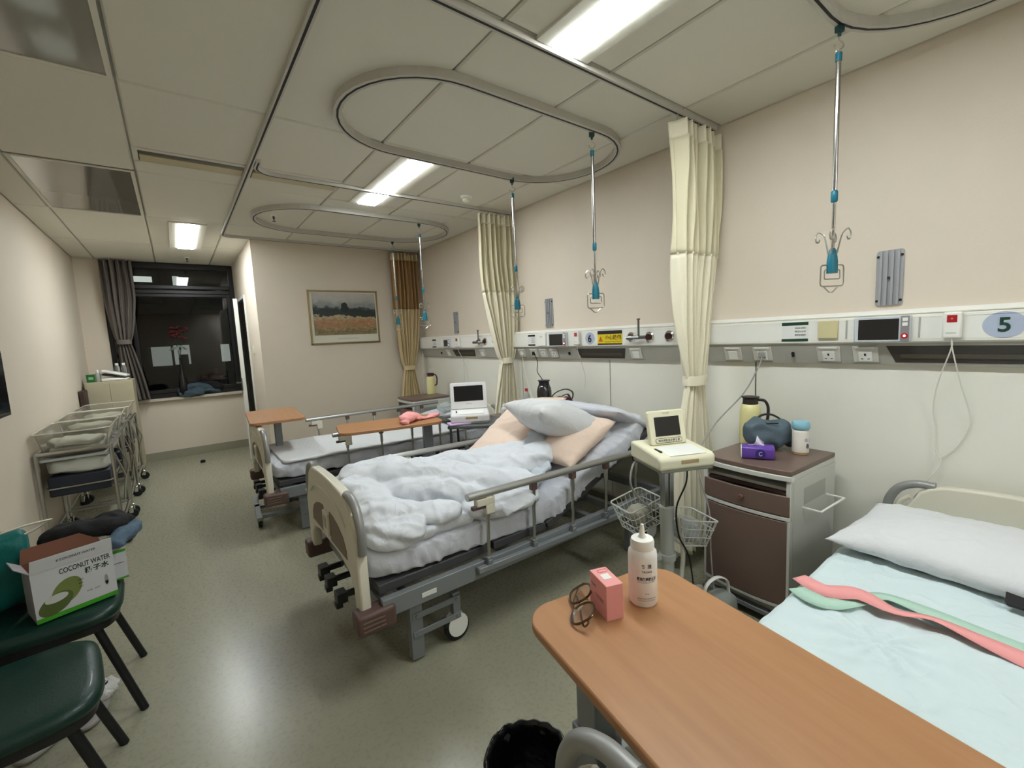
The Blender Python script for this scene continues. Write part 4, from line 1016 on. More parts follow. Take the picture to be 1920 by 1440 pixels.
# pole cart
t = thing('monitor_cart', 'pole cart with wire baskets carrying the ivory fetal monitor', 'cart', (1.83, 1.21, 0), R(-25))
MB().box(-.12, .12, -.15, .09, .788, .801).box(-.03, .03, -.04, .04, .75, .788).build('mounting_plate', M_greymetal, t, bevel=.003)
M_cartw = mat('pale grey cart enamel', (186, 190, 184), .4)
MB().box(-.024, -.002, -.022, .022, .50, .785).box(.003, .025, -.022, .022, .50, .785).build('inner_post', M_steel, t, bevel=.003)
MB().cyl((0, 0, .07), (0, 0, .56), .032, n=24).lathe([(.036, .52), (.036, .57), (.030, .575)]).lathe([(.040, .30), (.040, .33)]).build('outer_post', M_cartw, t)
MB().box(-.062, -.035, -.012, .012, .30, .33).box(.035, .05, -.012, .012, .30, .33).build('clamp', M_cartw, t, bevel=.003)
b = MB()
for a in range(5):
    an = 2 * PI * a / 5 + .3; b.tube([(0, 0, .085), (.12 * math.cos(an), .12 * math.sin(an), .08), (.25 * math.cos(an), .25 * math.sin(an), .065)], [.03, .026, .020], 8, flat=.7)
b.build('star_base', M_cartw, t)
for a in range(5):
    an = 2 * PI * a / 5 + .3; x, y = .24 * math.cos(an), .24 * math.sin(an)
    o = MB().lathe([(.026, -.02), (.03, -.01), (.03, .01), (.026, .02)], M=Matrix.Translation((x, y, .03)) @ Matrix.Rotation(an, 4, 'Z') @ Matrix.Rotation(PI / 2, 4, 'X')).build('castor', M_blackrub, t)
def basket(cx, cy, cz, wx, wy, hz, rot, tilt):
    o = bpy.data.objects.new('wire_basket', None); col.objects.link(o); o.parent = t; o.location = (cx, cy, cz); o.rotation_euler = (0, R(tilt), R(rot))
    b = MB(); k = .78
    def ring(f, z, r_): b.tube([(a * f, c_ * f, z) for a, c_ in rrect(wx, wy, .02, 3)], r_, 6, True)
    ring(1, hz, .004); ring(.93, hz * .66, .0022); ring(.86, hz * .33, .0022); ring(k, 0, .003)
    for i in range(7):
        x = -wx / 2 + wx * (i + .5) / 7
        for s in (-1, 1): b.tube([(x, s * wy / 2, hz), (x * k, s * wy / 2 * k, 0)], .0018, 5)
        b.tube([(x * k, -wy / 2 * k, 0), (x * k, wy / 2 * k, 0)], .0018, 5)
    for i in range(5):
        y = -wy / 2 + wy * (i + .5) / 5
        for s in (-1, 1): b.tube([(s * wx / 2, y, hz), (s * wx / 2 * k, y * k, 0)], .0018, 5)
    b.build('wire', mat('white coated wire', (206, 208, 200), .4), o)
    return o
bk1 = basket(.115, .03, .37, .20, .20, .13, 5, 12)
bk2 = basket(-.055, .16, .42, .20, .18, .14, 10, -14)
b = MB().loft(lambda q: (-.06 + .12 * q, 0, .05), lambda q: .06, lambda q: .05, 20, 20, 2.4, 3, wrinkle(.014, .006, 14, 40, 2), side=(0, 1, 0))
b.build('plastic_bag', mat('crinkled clear plastic bag', (196, 200, 202), .2, alpha=.8, bump=.4, scale=30), bk1)
b = MB().loft(lambda q: (-.05 + .1 * q, 0, .055), lambda q: .05, lambda q: .05, 20, 20, 2.4, 3, wrinkle(.012, .006, 14, 40, 5), side=(0, 1, 0))
b.build('cable_bundle', mat('pale cable bundle', (178, 176, 160), .5, bump=.5, scale=60), bk2)
MB().tube(smooth_path([(-.13, .05, .80), (-.17, .02, .78), (-.19, .0, .70), (-.14, .0, .62), (-.09, .0, .57), (-.10, .03, .53)], 8), .005, 8).build('probe_cable', M_cord, t)
MB().tube(smooth_path([(.07, -.06, .80), (.065, -.06, .70), (.02, -.05, .58), (.03, -.05, .44), (.08, -.06, .32), (.10, -.08, .10)], 8), .004, 8).build('mains_cable', M_black, t)
MB().tube(smooth_path([(.045, -.03, .52), (.06, -.04, .35), (.05, -.04, .22), (.0, -.09, .10)], 10), .011, 10).build('corrugated_hose', mat('white ribbed hose', (214, 212, 200), .5), t)
b = thing('floor_bag', 'white and grey carry bag with loop handle standing below the cart', 'bag', (1.93, 1.02, 0), R(-20))
b2 = MB().loft(lambda q: (-.10 + .20 * q, 0, .085), lambda q: .05, lambda q: .08, 24, 24, 3, 5, wrinkle(.008, .004, 10, 30, 2), side=(0, 1, 0)); b2.build('body', mat('grey green bag cloth', (150, 156, 148), .8, bump=.2), b)
MB().tube(smooth_path([(-.07, -.01, .15), (-.06, -.01, .22), (0, -.01, .25), (.06, -.01, .22), (.07, -.01, .15)], 8), .011, 8, flat=.4).build('loop_handle', M_white, b)

# second monitor on its small trolley between middle and far bed
t = thing('monitor_trolley', 'small dark trolley carrying the white fetal monitor between the beds', 'trolley', (1.84, 2.90, 0), R(-40))
MB().box(-.21, .21, -.17, .17, .752, .777).build('top', mat('dark grey trolley top', (92, 94, 98), .4), t, bevel=.006)
for x in (-.19, .19):
    for y in (-.15, .15): MB().tube([(x, y, .05), (x, y, .755)], .010, 8).build('leg', M_dkgrey, t)
b = MB()
for y in (-.15, .15): b.box(-.19, .19, y - .008, y + .008, .20, .22)
for x in (-.19, .19): b.box(x - .008, x + .008, -.15, .15, .20, .22)
b.build('lower_frame', M_dkgrey, t)
for x in (-.19, .19):
    for y in (-.15, .15): MB().lathe([(.022, -.012), (.025, 0), (.022, .012)], M=Matrix.Translation((x, y, .025)) @ Matrix.Rotation(PI / 2, 4, 'X'), n=16).build('castor', M_blackrub, t)
MB().tube(smooth_path([(.16, -.17, .80), (.19, -.185, .73), (.12, -.20, .66), (.05, -.19, .70)], 6), .004, 6).build('hanging_cable', M_black, t)
fetal_monitor('white fetal monitor with wide dark screen on the dark trolley', (1.80, 2.95, .777), R(-30), False, M_mon2, 16).scale = (1.03, 1, 1.12)
t = thing('tissue_packet', 'lilac paper packet lying beside the white monitor', 'packet', (1.67, 2.90, .777), R(-15))
MB().box(-.085, .085, -.05, .05, 0, .016).build('wrapper', M_lilac, t, bevel=.006)
MB().box(-.06, .06, -.035, .035, .016, .0175).build('label_patch', mat('violet print', (170, 120, 180), .6), t)
t = thing('gel_bottle', 'small translucent white bottle beside the white fetal monitor', 'bottle', (2.00, 2.76, .777), 0)
MB().lathe([(.026, 0), (.028, .004), (.028, .085), (.022, .098), (.016, .102)], n=24).build('bottle_body', mat('translucent white plastic', (222, 222, 218), .3, trans=.25), t)
MB().lathe([(.014, .10), (.014, .118), (.005, .124), (.003, .142)], n=16).build('nozzle', M_white, t)

# ------------------------------------------------------------------ things on the foreground table
TZ = .780
t = thing('squeeze_bottle', 'white ultrasound gel squeeze bottle on the foreground table', 'bottle', (.838, .622, TZ), R(35))
MB().lathe([(.0305, 0), (.0335, .004), (.0338, .118), (.0325, .128), (.0265, .136)], n=40).build('bottle_body', mat('white polythene', (238, 236, 232), .35, sub=.5), t)
MB().lathe([(.0270, .134), (.0275, .136), (.0275, .152), (.0255, .158), (.010, .161), (.0065, .168), (.0050, .186), (.0035, .192), (.001, .193)], n=32).build('nozzle_cap', M_white, t)
def wrap_text(name, body, m, parent, r, z, width, height, ang0=0, bold=0):
    o = text(name, body, m, parent, (0, 0, 0), (1, 0, 0), (0, 0, 1), width=width, height=height, depth=0, bold=bold)
    if o is None: return
    for v in o.data.vertices:
        a = v.co.x / r + ang0; v.co = Vector((r * math.sin(a), -r * math.cos(a), z + v.co.z))
    return o
M_print = mat('dark blue grey print', (52, 54, 66), .6)
A0 = R(-72)
wrap_text('lettering', '雅 莲', M_print, t, .0341, .103, .024, .010, A0, .02)
wrap_text('lettering', 'YALIAN', M_print, t, .0341, .090, .024, .005, A0, .01)
wrap_text('lettering', '医用超声耦合剂', M_print, t, .0343, .072, .046, .009, A0, .03)
wrap_text('lettering', 'MEDICAL ULTRASONIC COUPLANT', M_print, t, .0343, .064, .044, .0025, A0)
wrap_text('lettering', '250g', M_print, t, .0343, .036, .010, .0028, A0)
wrap_text('lettering', '医用超声耦合剂有限公司制造', M_print, t, .0343, .024, .046, .0032, A0)
wrap_text('lettering', '生产日期及批号见瓶底', M_print, t, .0343, .019, .046, .0026, A0)
# pink carton
t = thing('pink_carton', 'small pink carton standing beside the eyeglasses', 'box', (.7425, .654, TZ), R(70.6))
b = MB().box(-.039, .039, -.0215, .0215, 0, .084); b.build('carton', mat('salmon pink card', (232, 158, 154), .55, var=.03), t, bevel=.0012)
MB().box(-.012, .010, -.010, .010, .0841, .0845).build('white_label', M_paper, t)
MB().tube([(a, c_, .0843) for a, c_ in rrect(.011, .026, .005, 4, .024, -.004)], .0005, 4, True).build('printed_oval', mat('carmine print', (196, 70, 84), .6), t)
text('lettering', '产后护理', M_print, t, (.020, .0216, .060), (-1, 0, 0), (0, 0, 1), width=.024, height=.008)
text('lettering', '一次性使用', mat('grey rose print', (150, 96, 100), .6), t, (-.004, .0216, .040), (-1, 0, 0), (0, 0, 1), width=.044, height=.010)
# eyeglasses
g = thing('eyeglasses', 'brown metal eyeglasses lying folded on the foreground table', 'eyeglasses', (.697, .692, TZ + .002), R(48)); g.scale = (1.12, 1.12, 1.12)
M_gold = mat('brown gold metal', (98, 78, 58), .25, .8)
M_lens = mat('spectacle lens', (235, 238, 238), .02, trans=1.0, ior=1.3, alpha=.35)
def lens_outline(s): return [(s * (.034 + .0275 * math.copysign(abs(math.cos(a)) ** .75, math.cos(a))), .023 + .0225 * math.copysign(abs(math.sin(a)) ** .8, math.sin(a))) for a in [2 * PI * k / 32 for k in range(32)]]
for s in (-1, 1):
    q = [(x, .022 - y * 1.0, .003 + y * .55) for x, y in lens_outline(s)]
    r_ = MB().tube(q, .0025, 8, True).build('rim', M_gold, g)
    m = MB(); m.add(q + [(a, b_ + .001, c_) for a, b_, c_ in q], [tuple(range(32)), tuple(reversed(range(32, 64)))] + [(i, (i + 1) % 32, (i + 1) % 32 + 32, i + 32) for i in range(32)])
    m.build('lens', M_lens, r_)
    z_ = .030 if s < 0 else .022
    a_ = MB().tube(smooth_path([(s * .063, -.010, .021), (s * .069, -.008, .016), (s * .066, .0, .010), (s * .02, .008 + .006 * s, .006), (-s * .025, .010 + .006 * s, .003), (-s * .046, .012 + .006 * s, .001)], 6), .0019, 8)
    a_.build('temple_arm', M_gold, g)
MB().tube(smooth_path([(-.0068, -.010, .020), (0, -.014, .022), (.0068, -.010, .020)], 5), .0015, 8).build('bridge', M_gold, g)
for s in (-1, 1): MB().tube([(s * .008, -.004, .016), (s * .011, .004, .010), (s * .011, .006, .005)], [.001, .0022, .0022], 8).build('nose_pad', mat('clear silicone', (220, 214, 200), .3), g)

# pink cloth on the farther table
def cloth_heap(name, label, M, pts, m, cat, rad=.05, hh=.03, o=0.0, group=None, vox=.007, amp=.014, pe=3):
    b = MB()
    for k, (pl, w_, h_) in enumerate(pts):
        P = smooth_path(pl, 8)
        def C(t, P=P):
            f = t * (len(P) - 1); i = min(int(f), len(P) - 2); return P[i].lerp(P[i + 1], f - i)
        b.loft(C, lambda t: w_, lambda t: h_, 40, 32, 2.3, pe, wrinkle(amp, amp * .45, 10, 28, o + k))
    b.v = [tuple(M @ Vector(p)) for p in b.v]
    ob = b.build(name, m, None, ang=180)
    md = ob.modifiers.new('fuse', 'REMESH'); md.mode = 'VOXEL'; md.voxel_size = vox; md.use_smooth_shade = True
    return tag(ob, label, cat, group)
cloth_heap('pink_towel', 'pink towel crumpled on the table by the far bed', Matrix.Translation((1.42, 3.10, .822)),
           [([(-.14, -.05, .02), (-.08, -.01, .035), (-.01, .02, .03)], .055, .03), ([(-.10, .03, .03), (-.02, .05, .03), (.05, .03, .02)], .05, .028), ([(.0, .0, .015), (.10, .02, .012), (.22, .08, .010)], .035, .012), ([(-.16, -.06, .015), (-.10, -.08, .012)], .03, .014)], M_pink, 'towel', o=3)
cloth_heap('pink_slipper_sock', 'dusky pink cloth lying at head edge of far bed', Matrix.Translation((2.22, 3.70, .55)),
           [([(-.10, 0, .0), (0, .0, .02), (.10, .02, .0)], .05, .03)], mat('dusky pink cloth', (196, 130, 150), .8, bump=.2), 'cloth', o=6)

# ------------------------------------------------------------------ things on the near bedside cabinet
CZ = .77
def flask(name, label, loc, rz, m, lid, h=.25, r=.052, group=None):
    t = thing(name, label, 'flask', loc, rz, group)
    MB().lathe([(r * .93, 0), (r, .008), (r, .010), (r * 1.0, h * .68), (r * .93, h * .78), (r * .78, h * .86), (r * .62, h * .88)], n=36).lathe([(r * 1.01, .018), (r * 1.01, .022)], n=36).build('flask_body', m, t)
    MB().lathe([(r * .80, h * .82), (r * .72, h * .90), (r * .70, h * .98), (r * .84, h), (r * .84, h * 1.02), (r * .3, h * 1.03)], n=32).build('lid', lid, t)
    MB().tube(smooth_path([(r * .70, 0, h * .95), (r * 1.30, 0, h * .93), (r * 1.62, 0, h * .80), (r * 1.62, 0, h * .60), (r * 1.45, 0, h * .46), (r * 1.0, 0, h * .42)], 6), .0095, 10, flat=.8).build('handle', lid, t)
    return t
M_flask = mat('pale yellow enamel', (226, 218, 158), .3); M_flid = mat('dark brown plastic', (42, 32, 28), .4)
flask('vacuum_flask', 'pale yellow vacuum flask with brown lid on near cabinet', (2.50, 1.125, CZ), R(-60), M_flask, M_flid, .262, .053, 'vacuum flasks')
flask('vacuum_flask', 'cream vacuum flask standing alone on the far corner cabinet', (2.46, 4.90, CZ), R(-60), M_flask, mat('maroon plastic', (70, 30, 36), .4), .25, .055, 'vacuum flasks')
# slate bag
g = thing('toiletry_bag', 'slate blue nylon bag with black strap on near cabinet', 'bag', (2.44, 1.01, CZ), R(-42)); g.scale = (1, 1, 1.15)
b = MB()
b.loft(lambda q: (-.115 + .23 * q, 0, .075 + .004 * math.sin(q * 8)), lambda q: .055 + .01 * math.sin(q * 3), lambda q: .075 * (1 - .18 * q), 44, 40, 2.6, 3.4, wrinkle(.012, .005, 11, 30, 14), side=(0, 1, 0))
o = b.build('bag_body', M_bag, g, ang=180)
b = MB().loft(lambda q: (.09 + .07 * q, -.01, .05 - .01 * q), lambda q: .03, lambda q: .04 * (1 - .5 * q), 20, 20, 2.2, 3, wrinkle(.01, .004, 14, 30, 4), side=(0, 1, 0)); b.build('bag_flap', M_bag, g, ang=180)
MB().tube(smooth_path([(-.05, .03, .13), (-.01, .035, .155), (.04, .03, .155), (.09, .02, .125), (.10, .02, .10)], 6), .010, 10, flat=.45).build('strap', M_black, g)
MB().tube([(-.09, -.045, .115), (-.03, -.05, .13), (.03, -.05, .13)], .003, 6).build('zip', M_ink, g)
# tissues
g = thing('tissue_pack', 'purple pack of tissues with one tissue pulled up, on near cabinet', 'tissues', (2.25, .975, CZ), R(-62)); g.scale = (.95, 1, 1.22)
m = MB(); m.prism([(-.036, .002), (.036, .002), (.040, .02), (.036, .046), (.02, .054), (-.02, .054), (-.036, .046), (-.040, .02)], (-.075, 0, 0), (0, 1, 0), (0, 0, 1), .15)
m.build('wrapper', M_purple, g, bevel=.006, segs=3)
m = MB(); m.prism([(-.034, .004), (.034, .004), (.036, .02), (.033, .044), (.018, .051), (-.018, .051), (-.033, .044), (-.036, .02)], (-.0775, 0, 0), (0, 1, 0), (0, 0, 1), .003); m.build('end_panel', M_paper, g)
MB().prism([(.022 * math.cos(a * PI / 8), .018 * math.sin(a * PI / 8)) for a in range(16)], (.01, -.0412, .026), (1, 0, 0), (0, 0, 1), .002).build('logo_disc', mat('deep violet print', (50, 40, 120), .5), g)
text('lettering', 'C', M_lilac, g, (.01, -.0435, .026), (1, 0, 0), (0, 0, 1), height=.018, bold=.02)
b = MB()
def tis(u, v):
    x = -.045 + .075 * u; hgt = .036 * max(0, 1 - abs(u - .68) / .55) + .002
    return (x + .008 * v * math.sin(u * 6), -.012 + .03 * u * .2 + .012 * math.sin(u * 7 + v * 3) * v, .053 + hgt * v * (1 - .15 * math.sin(u * 9)))
b.grid(24, 12, tis); o = b.build('pulled_tissue', mat('soft tissue paper', (222, 214, 232), .9), g, ang=180); md = o.modifiers.new('thickness', 'SOLIDIFY'); md.thickness = .001
# thermos cup
g = thing('thermos_cup', 'white patterned cup with pale blue lid on near cabinet', 'cup', (2.465, .862, CZ), R(10)); g.scale = (1.15, 1.15, 1.28)
MB().lathe([(.029, 0), (.0325, .003), (.0325, .088), (.031, .094), (.028, .097)], n=36).build('cup_body', mat('white enamel cup', (226, 220, 210), .3), g)
MB().lathe([(.026, .096), (.031, .099), (.0355, .106), (.0355, .122), (.031, .130), (.016, .133), (.001, .134)], n=30).build('lid', mat('pale blue plastic', (140, 190, 206), .4), g)
MB().lathe([(.0328, .004), (.0328, .010)], n=36).build('base_band', mat('ochre band', (170, 140, 80), .4), g)
rn = random.Random(4)     # pastel blotches in place of the printed cartoon
for (ang, z, w_, h_, cc) in ((-60, .045, .011, .014, (206, 160, 156)), (-85, .030, .012, .010, (196, 150, 140)), (-118, .036, .008, .010, (80, 92, 88)), (-100, .058, .012, .006, (176, 178, 190)), (-70, .066, .009, .005, (150, 120, 110)), (-132, .060, .007, .008, (186, 170, 190))):
    a0 = R(ang + 90); q = []
    P = [(w_ * math.cos(k * PI / 8) * (1 + .2 * math.sin(k * 2.3)), h_ * math.sin(k * PI / 8)) for k in range(16)]
    vs = [(.0328 * math.sin(a0 + x / .0328), -.0328 * math.cos(a0 + x / .0328), z + y) for x, y in P]
    MB().add(vs, [tuple(range(16))]).build('printed_blotch', mat('blotch %d%d' % (ang, 1), cc, .5), g)

# things on the cabinet behind the middle bed
t = thing('tissue_box', 'white and blue tissue box beside the second curtain', 'tissues', (2.21, 2.86, CZ), R(-35))
MB().box(-.085, .085, -.05, .05, 0, .062).build('carton', M_paper, t, bevel=.006)
MB().box(-.0862, -.068, -.0508, .0508, -.0005, .0628).build('blue_band', mat('cobalt print', (60, 90, 170), .5), t, bevel=.004)
g = thing('water_bottle', 'clear water bottle with red cap and red label', 'bottle', (2.37, 2.93, CZ), 0)
MB().lathe([(.028, 0), (.030, .006), (.030, .12), (.026, .145), (.013, .175), (.012, .185)], n=28).build('bottle_body', mat('clear plastic', (225, 228, 228), .05, trans=.85, ior=1.2), g)
MB().lathe([(.0305, .045), (.0305, .068)], n=28).build('red_label', mat('red label', (186, 34, 48), .5), g); MB().lathe([(.0305, .068), (.0305, .092)], n=28).build('white_label', M_paper, g)
MB().lathe([(.0135, .183), (.0135, .205), (.012, .207)], n=20).build('cap', M_red, g)
g = flask('hot_water_jug', 'black and steel hot water jug behind the middle bed pillows', (2.46, 2.80, CZ), R(60), mat('dark chrome jug', (84, 84, 86), .2, .9), M_black, .27, .062)
g['category'] = 'jug'
g = thing('shoulder_bag', 'dark olive bag with looped straps and red tassels behind the pillows', 'bag', (2.50, 2.64, CZ), R(-60))
b = MB().loft(lambda q: (-.10 + .20 * q, 0, .07), lambda q: .045, lambda q: .07, 30, 28, 2.6, 4, wrinkle(.01, .005, 10, 26, 3), side=(0, 1, 0)); b.build('bag_body', mat('dark maroon cloth', (70, 30, 38), .7, bump=.2), g)
MB().tube(smooth_path([(-.12, 0, .09), (-.05, 0, .17), (.04, 0, .205), (.10, 0, .18), (.09, 0, .12), (.02, 0, .08)], 8), .018, 8, flat=.25).tube(smooth_path([(-.10, .01, .08), (-.02, .02, .13), (.05, .02, .16), (.08, .01, .12)], 8), .015, 8, flat=.25).build('strap', mat('olive strap', (72, 68, 56), .7), g)
t = thing('crumpled_bag', 'crumpled beige plastic bag in front of the red capped bottle', 'bag', (2.30, 2.72, CZ))
MB().loft(lambda q: (-.05 + .1 * q, 0, .03), lambda q: .04, lambda q: .028, 24, 24, 2.2, 3, wrinkle(.014, .007, 16, 40, 7), side=(0, 1, 0)).build('bag_body', mat('beige plastic film', (200, 184, 160), .35, bump=.3), t)
t = thing('kidney_dish_wrap', 'clear crumpled plastic wrap at the head of the far bed', 'plastic wrap', (2.14, 3.98, .71))
MB().loft(lambda q: (-.08 + .16 * q, 0, .03), lambda q: .06, lambda q: .04, 24, 24, 2.2, 3, wrinkle(.02, .01, 14, 40, 17), side=(0, 1, 0)).build('film', mat('clear crinkled film', (190, 200, 196), .15, alpha=.6, bump=.4, scale=20), t)

# ------------------------------------------------------------------ cables
def cable(label, pts, r, m, plug=None):
    t = thing('power_cable', label, 'cable', pts[0]); o_ = Vector(pts[0])
    MB().tube([tuple(p - o_) for p in smooth_path(pts, 10)], r, 8).build('cord', m, t)
    if plug: MB().box(-.014, .012, -.018, .018, -.02, .016).build('plug', m, t, bevel=.006)
    return t
cable('grey power cable hanging from socket past the near cabinet to the floor', [(2.635, 1.124, 1.262), (2.60, 1.125, 1.20), (2.52, 1.17, 1.05), (2.30, 1.22, .90), (2.10, 1.20, .78), (2.05, 1.16, .66), (2.06, 1.12, .50), (2.02, 1.09, .30), (1.98, 1.05, .12), (1.97, 1.03, .01)], .0038, M_cord, True)
cable('black power cable from the rail to the jug behind middle bed', [(2.635, 3.12, 1.262), (2.62, 3.06, 1.18), (2.58, 3.02, 1.10), (2.50, 2.86, 1.04)], .0036, M_black, True)
cable('thin white charger cable from the rail beside the second curtain', [(2.635, 3.30, 1.262), (2.62, 3.27, 1.18), (2.62, 3.22, 1.0), (2.60, 3.12, .8), (2.6, 3.05, .5)], .0024, M_wcord, True)
cable('thin pale cable hanging at the front of the cabinet behind middle bed', [(2.16, 2.93, .775), (2.06, 2.95, .74), (2.04, 2.95, .6), (2.03, 2.96, .4)], .0022, M_wcord)

# ------------------------------------------------------------------ left wall: filing cabinet and what lies on it
t = thing('steel_cabinet', 'beige steel cabinet in the far left corner beside the grey curtain', 'cabinet', (-.635, 6.98, 0))
M_beige = mat('beige steel paint', (182, 174, 148), .5)
MB().box(-.205, .205, -.22, .22, .06, 1.13).build('body', M_beige, t, bevel=.006)
MB().box(-.19, .19, -.21, .21, 0, .06).build('plinth', M_dkgrey, t)
MB().box(-.19, -.003, -.226, -.22, .09, 1.11).build('door', M_beige, t, bevel=.002); MB().box(.003, .19, -.226, -.22, .09, 1.11).build('door', M_beige, t, bevel=.002)
t = thing('gap_infill', 'dark brown case standing between beige cabinet and left wall', 'case', (-.845, 6.62, 0))  # plain dark brown shape added to fill the gap beside the wall
MB().box(-.02, .03, -.10, .10, .70, 1.06).build('infill_top', mat('infill dark brown', (64, 46, 40), .5), t, bevel=.01)
MB().box(-.02, .03, -.10, .10, 0.0, .70).build('infill_foot', mat('grey case base', (90, 86, 82), .6), t, bevel=.01)
CT = 1.13
t = thing('green_box', 'small green box at left end on top of beige cabinet', 'box', (-.79, 6.86, CT), R(8)); MB().box(-.036, .036, -.03, .03, 0, .088).build('carton', mat('emerald card', (22, 96, 40), .5), t, bevel=.002); MB().box(-.02, .02, -.0312, -.03, .03, .06).build('carton_label', mat('pale green print', (120, 170, 120), .5), t)
t = thing('spray_bottle', 'small translucent bottle beside the green box on beige cabinet', 'bottle', (-.725, 6.85, CT)); MB().lathe([(.022, 0), (.024, .004), (.024, .09), (.012, .105)], n=20).build('bottle_body', mat('translucent grey plastic', (196, 200, 192), .3, trans=.3), t); MB().lathe([(.011, .104), (.011, .135), (.008, .14)], n=16).build('cap', M_white, t)
t = thing('slipper_pair', 'white and black folded pouch stack on top of the beige cabinet', 'pouch', (-.58, 6.86, CT), R(-8))
MB().box(-.115, .115, -.07, .07, 0, .035).build('lower_pouch', M_white, t, bevel=.014, segs=3)
b = MB(); Mx = Matrix.Translation((0, 0, .045)) @ Matrix.Rotation(R(14), 4, 'Y'); b.box(-.11, .11, -.07, .07, 0, .022, Mx); b.build('middle_pouch', M_black, t, bevel=.008)
b = MB(); Mx = Matrix.Translation((-.0, 0, .073)) @ Matrix.Rotation(R(17), 4, 'Y'); b.box(-.115, .12, -.07, .07, 0, .03, Mx); b.build('upper_pouch', M_white, t, bevel=.013, segs=3)
for x, lb in ((-.565, 'clear bottle with white cap behind the pouches, left of its twin'), (-.505, 'clear bottle with white cap behind the pouches, right of its twin')):
    t = thing('capped_bottle', lb, 'bottle', (x, 6.99, CT), group='capped bottles on the beige cabinet')
    MB().lathe([(.024, 0), (.026, .005), (.026, .13), (.02, .16), (.014, .175)], n=20).build('bottle_body', mat('clear plastic 2', (220, 224, 222), .08, trans=.8, ior=1.2), t); MB().lathe([(.016, .173), (.016, .198)], n=16).build('cap', M_white, t)
# things on the window sill
cloth_heap('folded_jacket', 'slate blue jacket folded on the window sill', Matrix.Translation((.17, 7.42, .832)),
           [([(-.20, 0, .06), (-.08, .0, .11), (.08, .01, .10), (.20, .02, .05)], .055, .05), ([(-.19, -.03, .03), (-.05, -.045, .025), (.10, -.03, .03)], .035, .04), ([(.0, .0, .05), (.16, .0, .04), (.30, .01, .02)], .04, .025)], mat('slate jacket cloth', (62, 78, 88), .8, bump=.3), 'jacket', o=31, vox=.008)
cloth_heap('black_bag', 'black soft bag behind the jacket on the window sill', Matrix.Translation((.26, 7.475, .83)),
           [([(-.16, 0, .08), (.0, 0, .12), (.14, .0, .10), (.24, 0, .04)], .03, .06)], M_blackcloth, 'bag', o=37, vox=.008)
g = thing('flower_vase', 'dark vase of red flowers standing against the night window', 'vase', (.045, 7.405, .826))
MB().lathe([(.035, 0), (.05, .02), (.055, .12), (.045, .22), (.018, .32), (.014, .50), (.018, .52)], n=24).build('vase_body', mat('dark glazed vase', (24, 22, 24), .25), g)
rn = random.Random(11)
b = MB(); c2 = MB()
for k in range(26):
    a = rn.uniform(0, 2 * PI); r_ = rn.uniform(0, .10); z = .86 + rn.uniform(-.07, .08) - r_ * .35
    b.loft(lambda q, a=a, r_=r_, z=z: (r_ * math.cos(a) + (q - .5) * .05 * math.cos(a), r_ * .5 * math.sin(a), z + .02 * math.sin(q * 3)), lambda q: .018, lambda q: .008, 6, 8, 2, 2.2)
for k in range(12):
    a = 2 * PI * k / 12 + rn.uniform(-.2, .2); L = rn.uniform(.06, .12)
    c2.loft(lambda q, a=a, L=L: ((.02 + q * L) * math.cos(a), (.02 + q * L) * .4 * math.sin(a), .66 + q * .05 - q * q * .09 + (k_ := 0)), lambda q: .014, lambda q: .003, 6, 8, 2, 2.2)
b.build('red_petals', mat('red petals', (96, 14, 18), .6), g, ang=180); c2.build('leaves', mat('grey green leaves', (130, 142, 124), .6), g, ang=180)
st = MB()
for k in range(5): st.tube([(.0, 0, .48), (rn.uniform(-.03, .03), 0, .68), (rn.uniform(-.07, .07), 0, .84)], .003, 6)
st.build('stems', mat('dark stems', (30, 36, 26), .6), g)

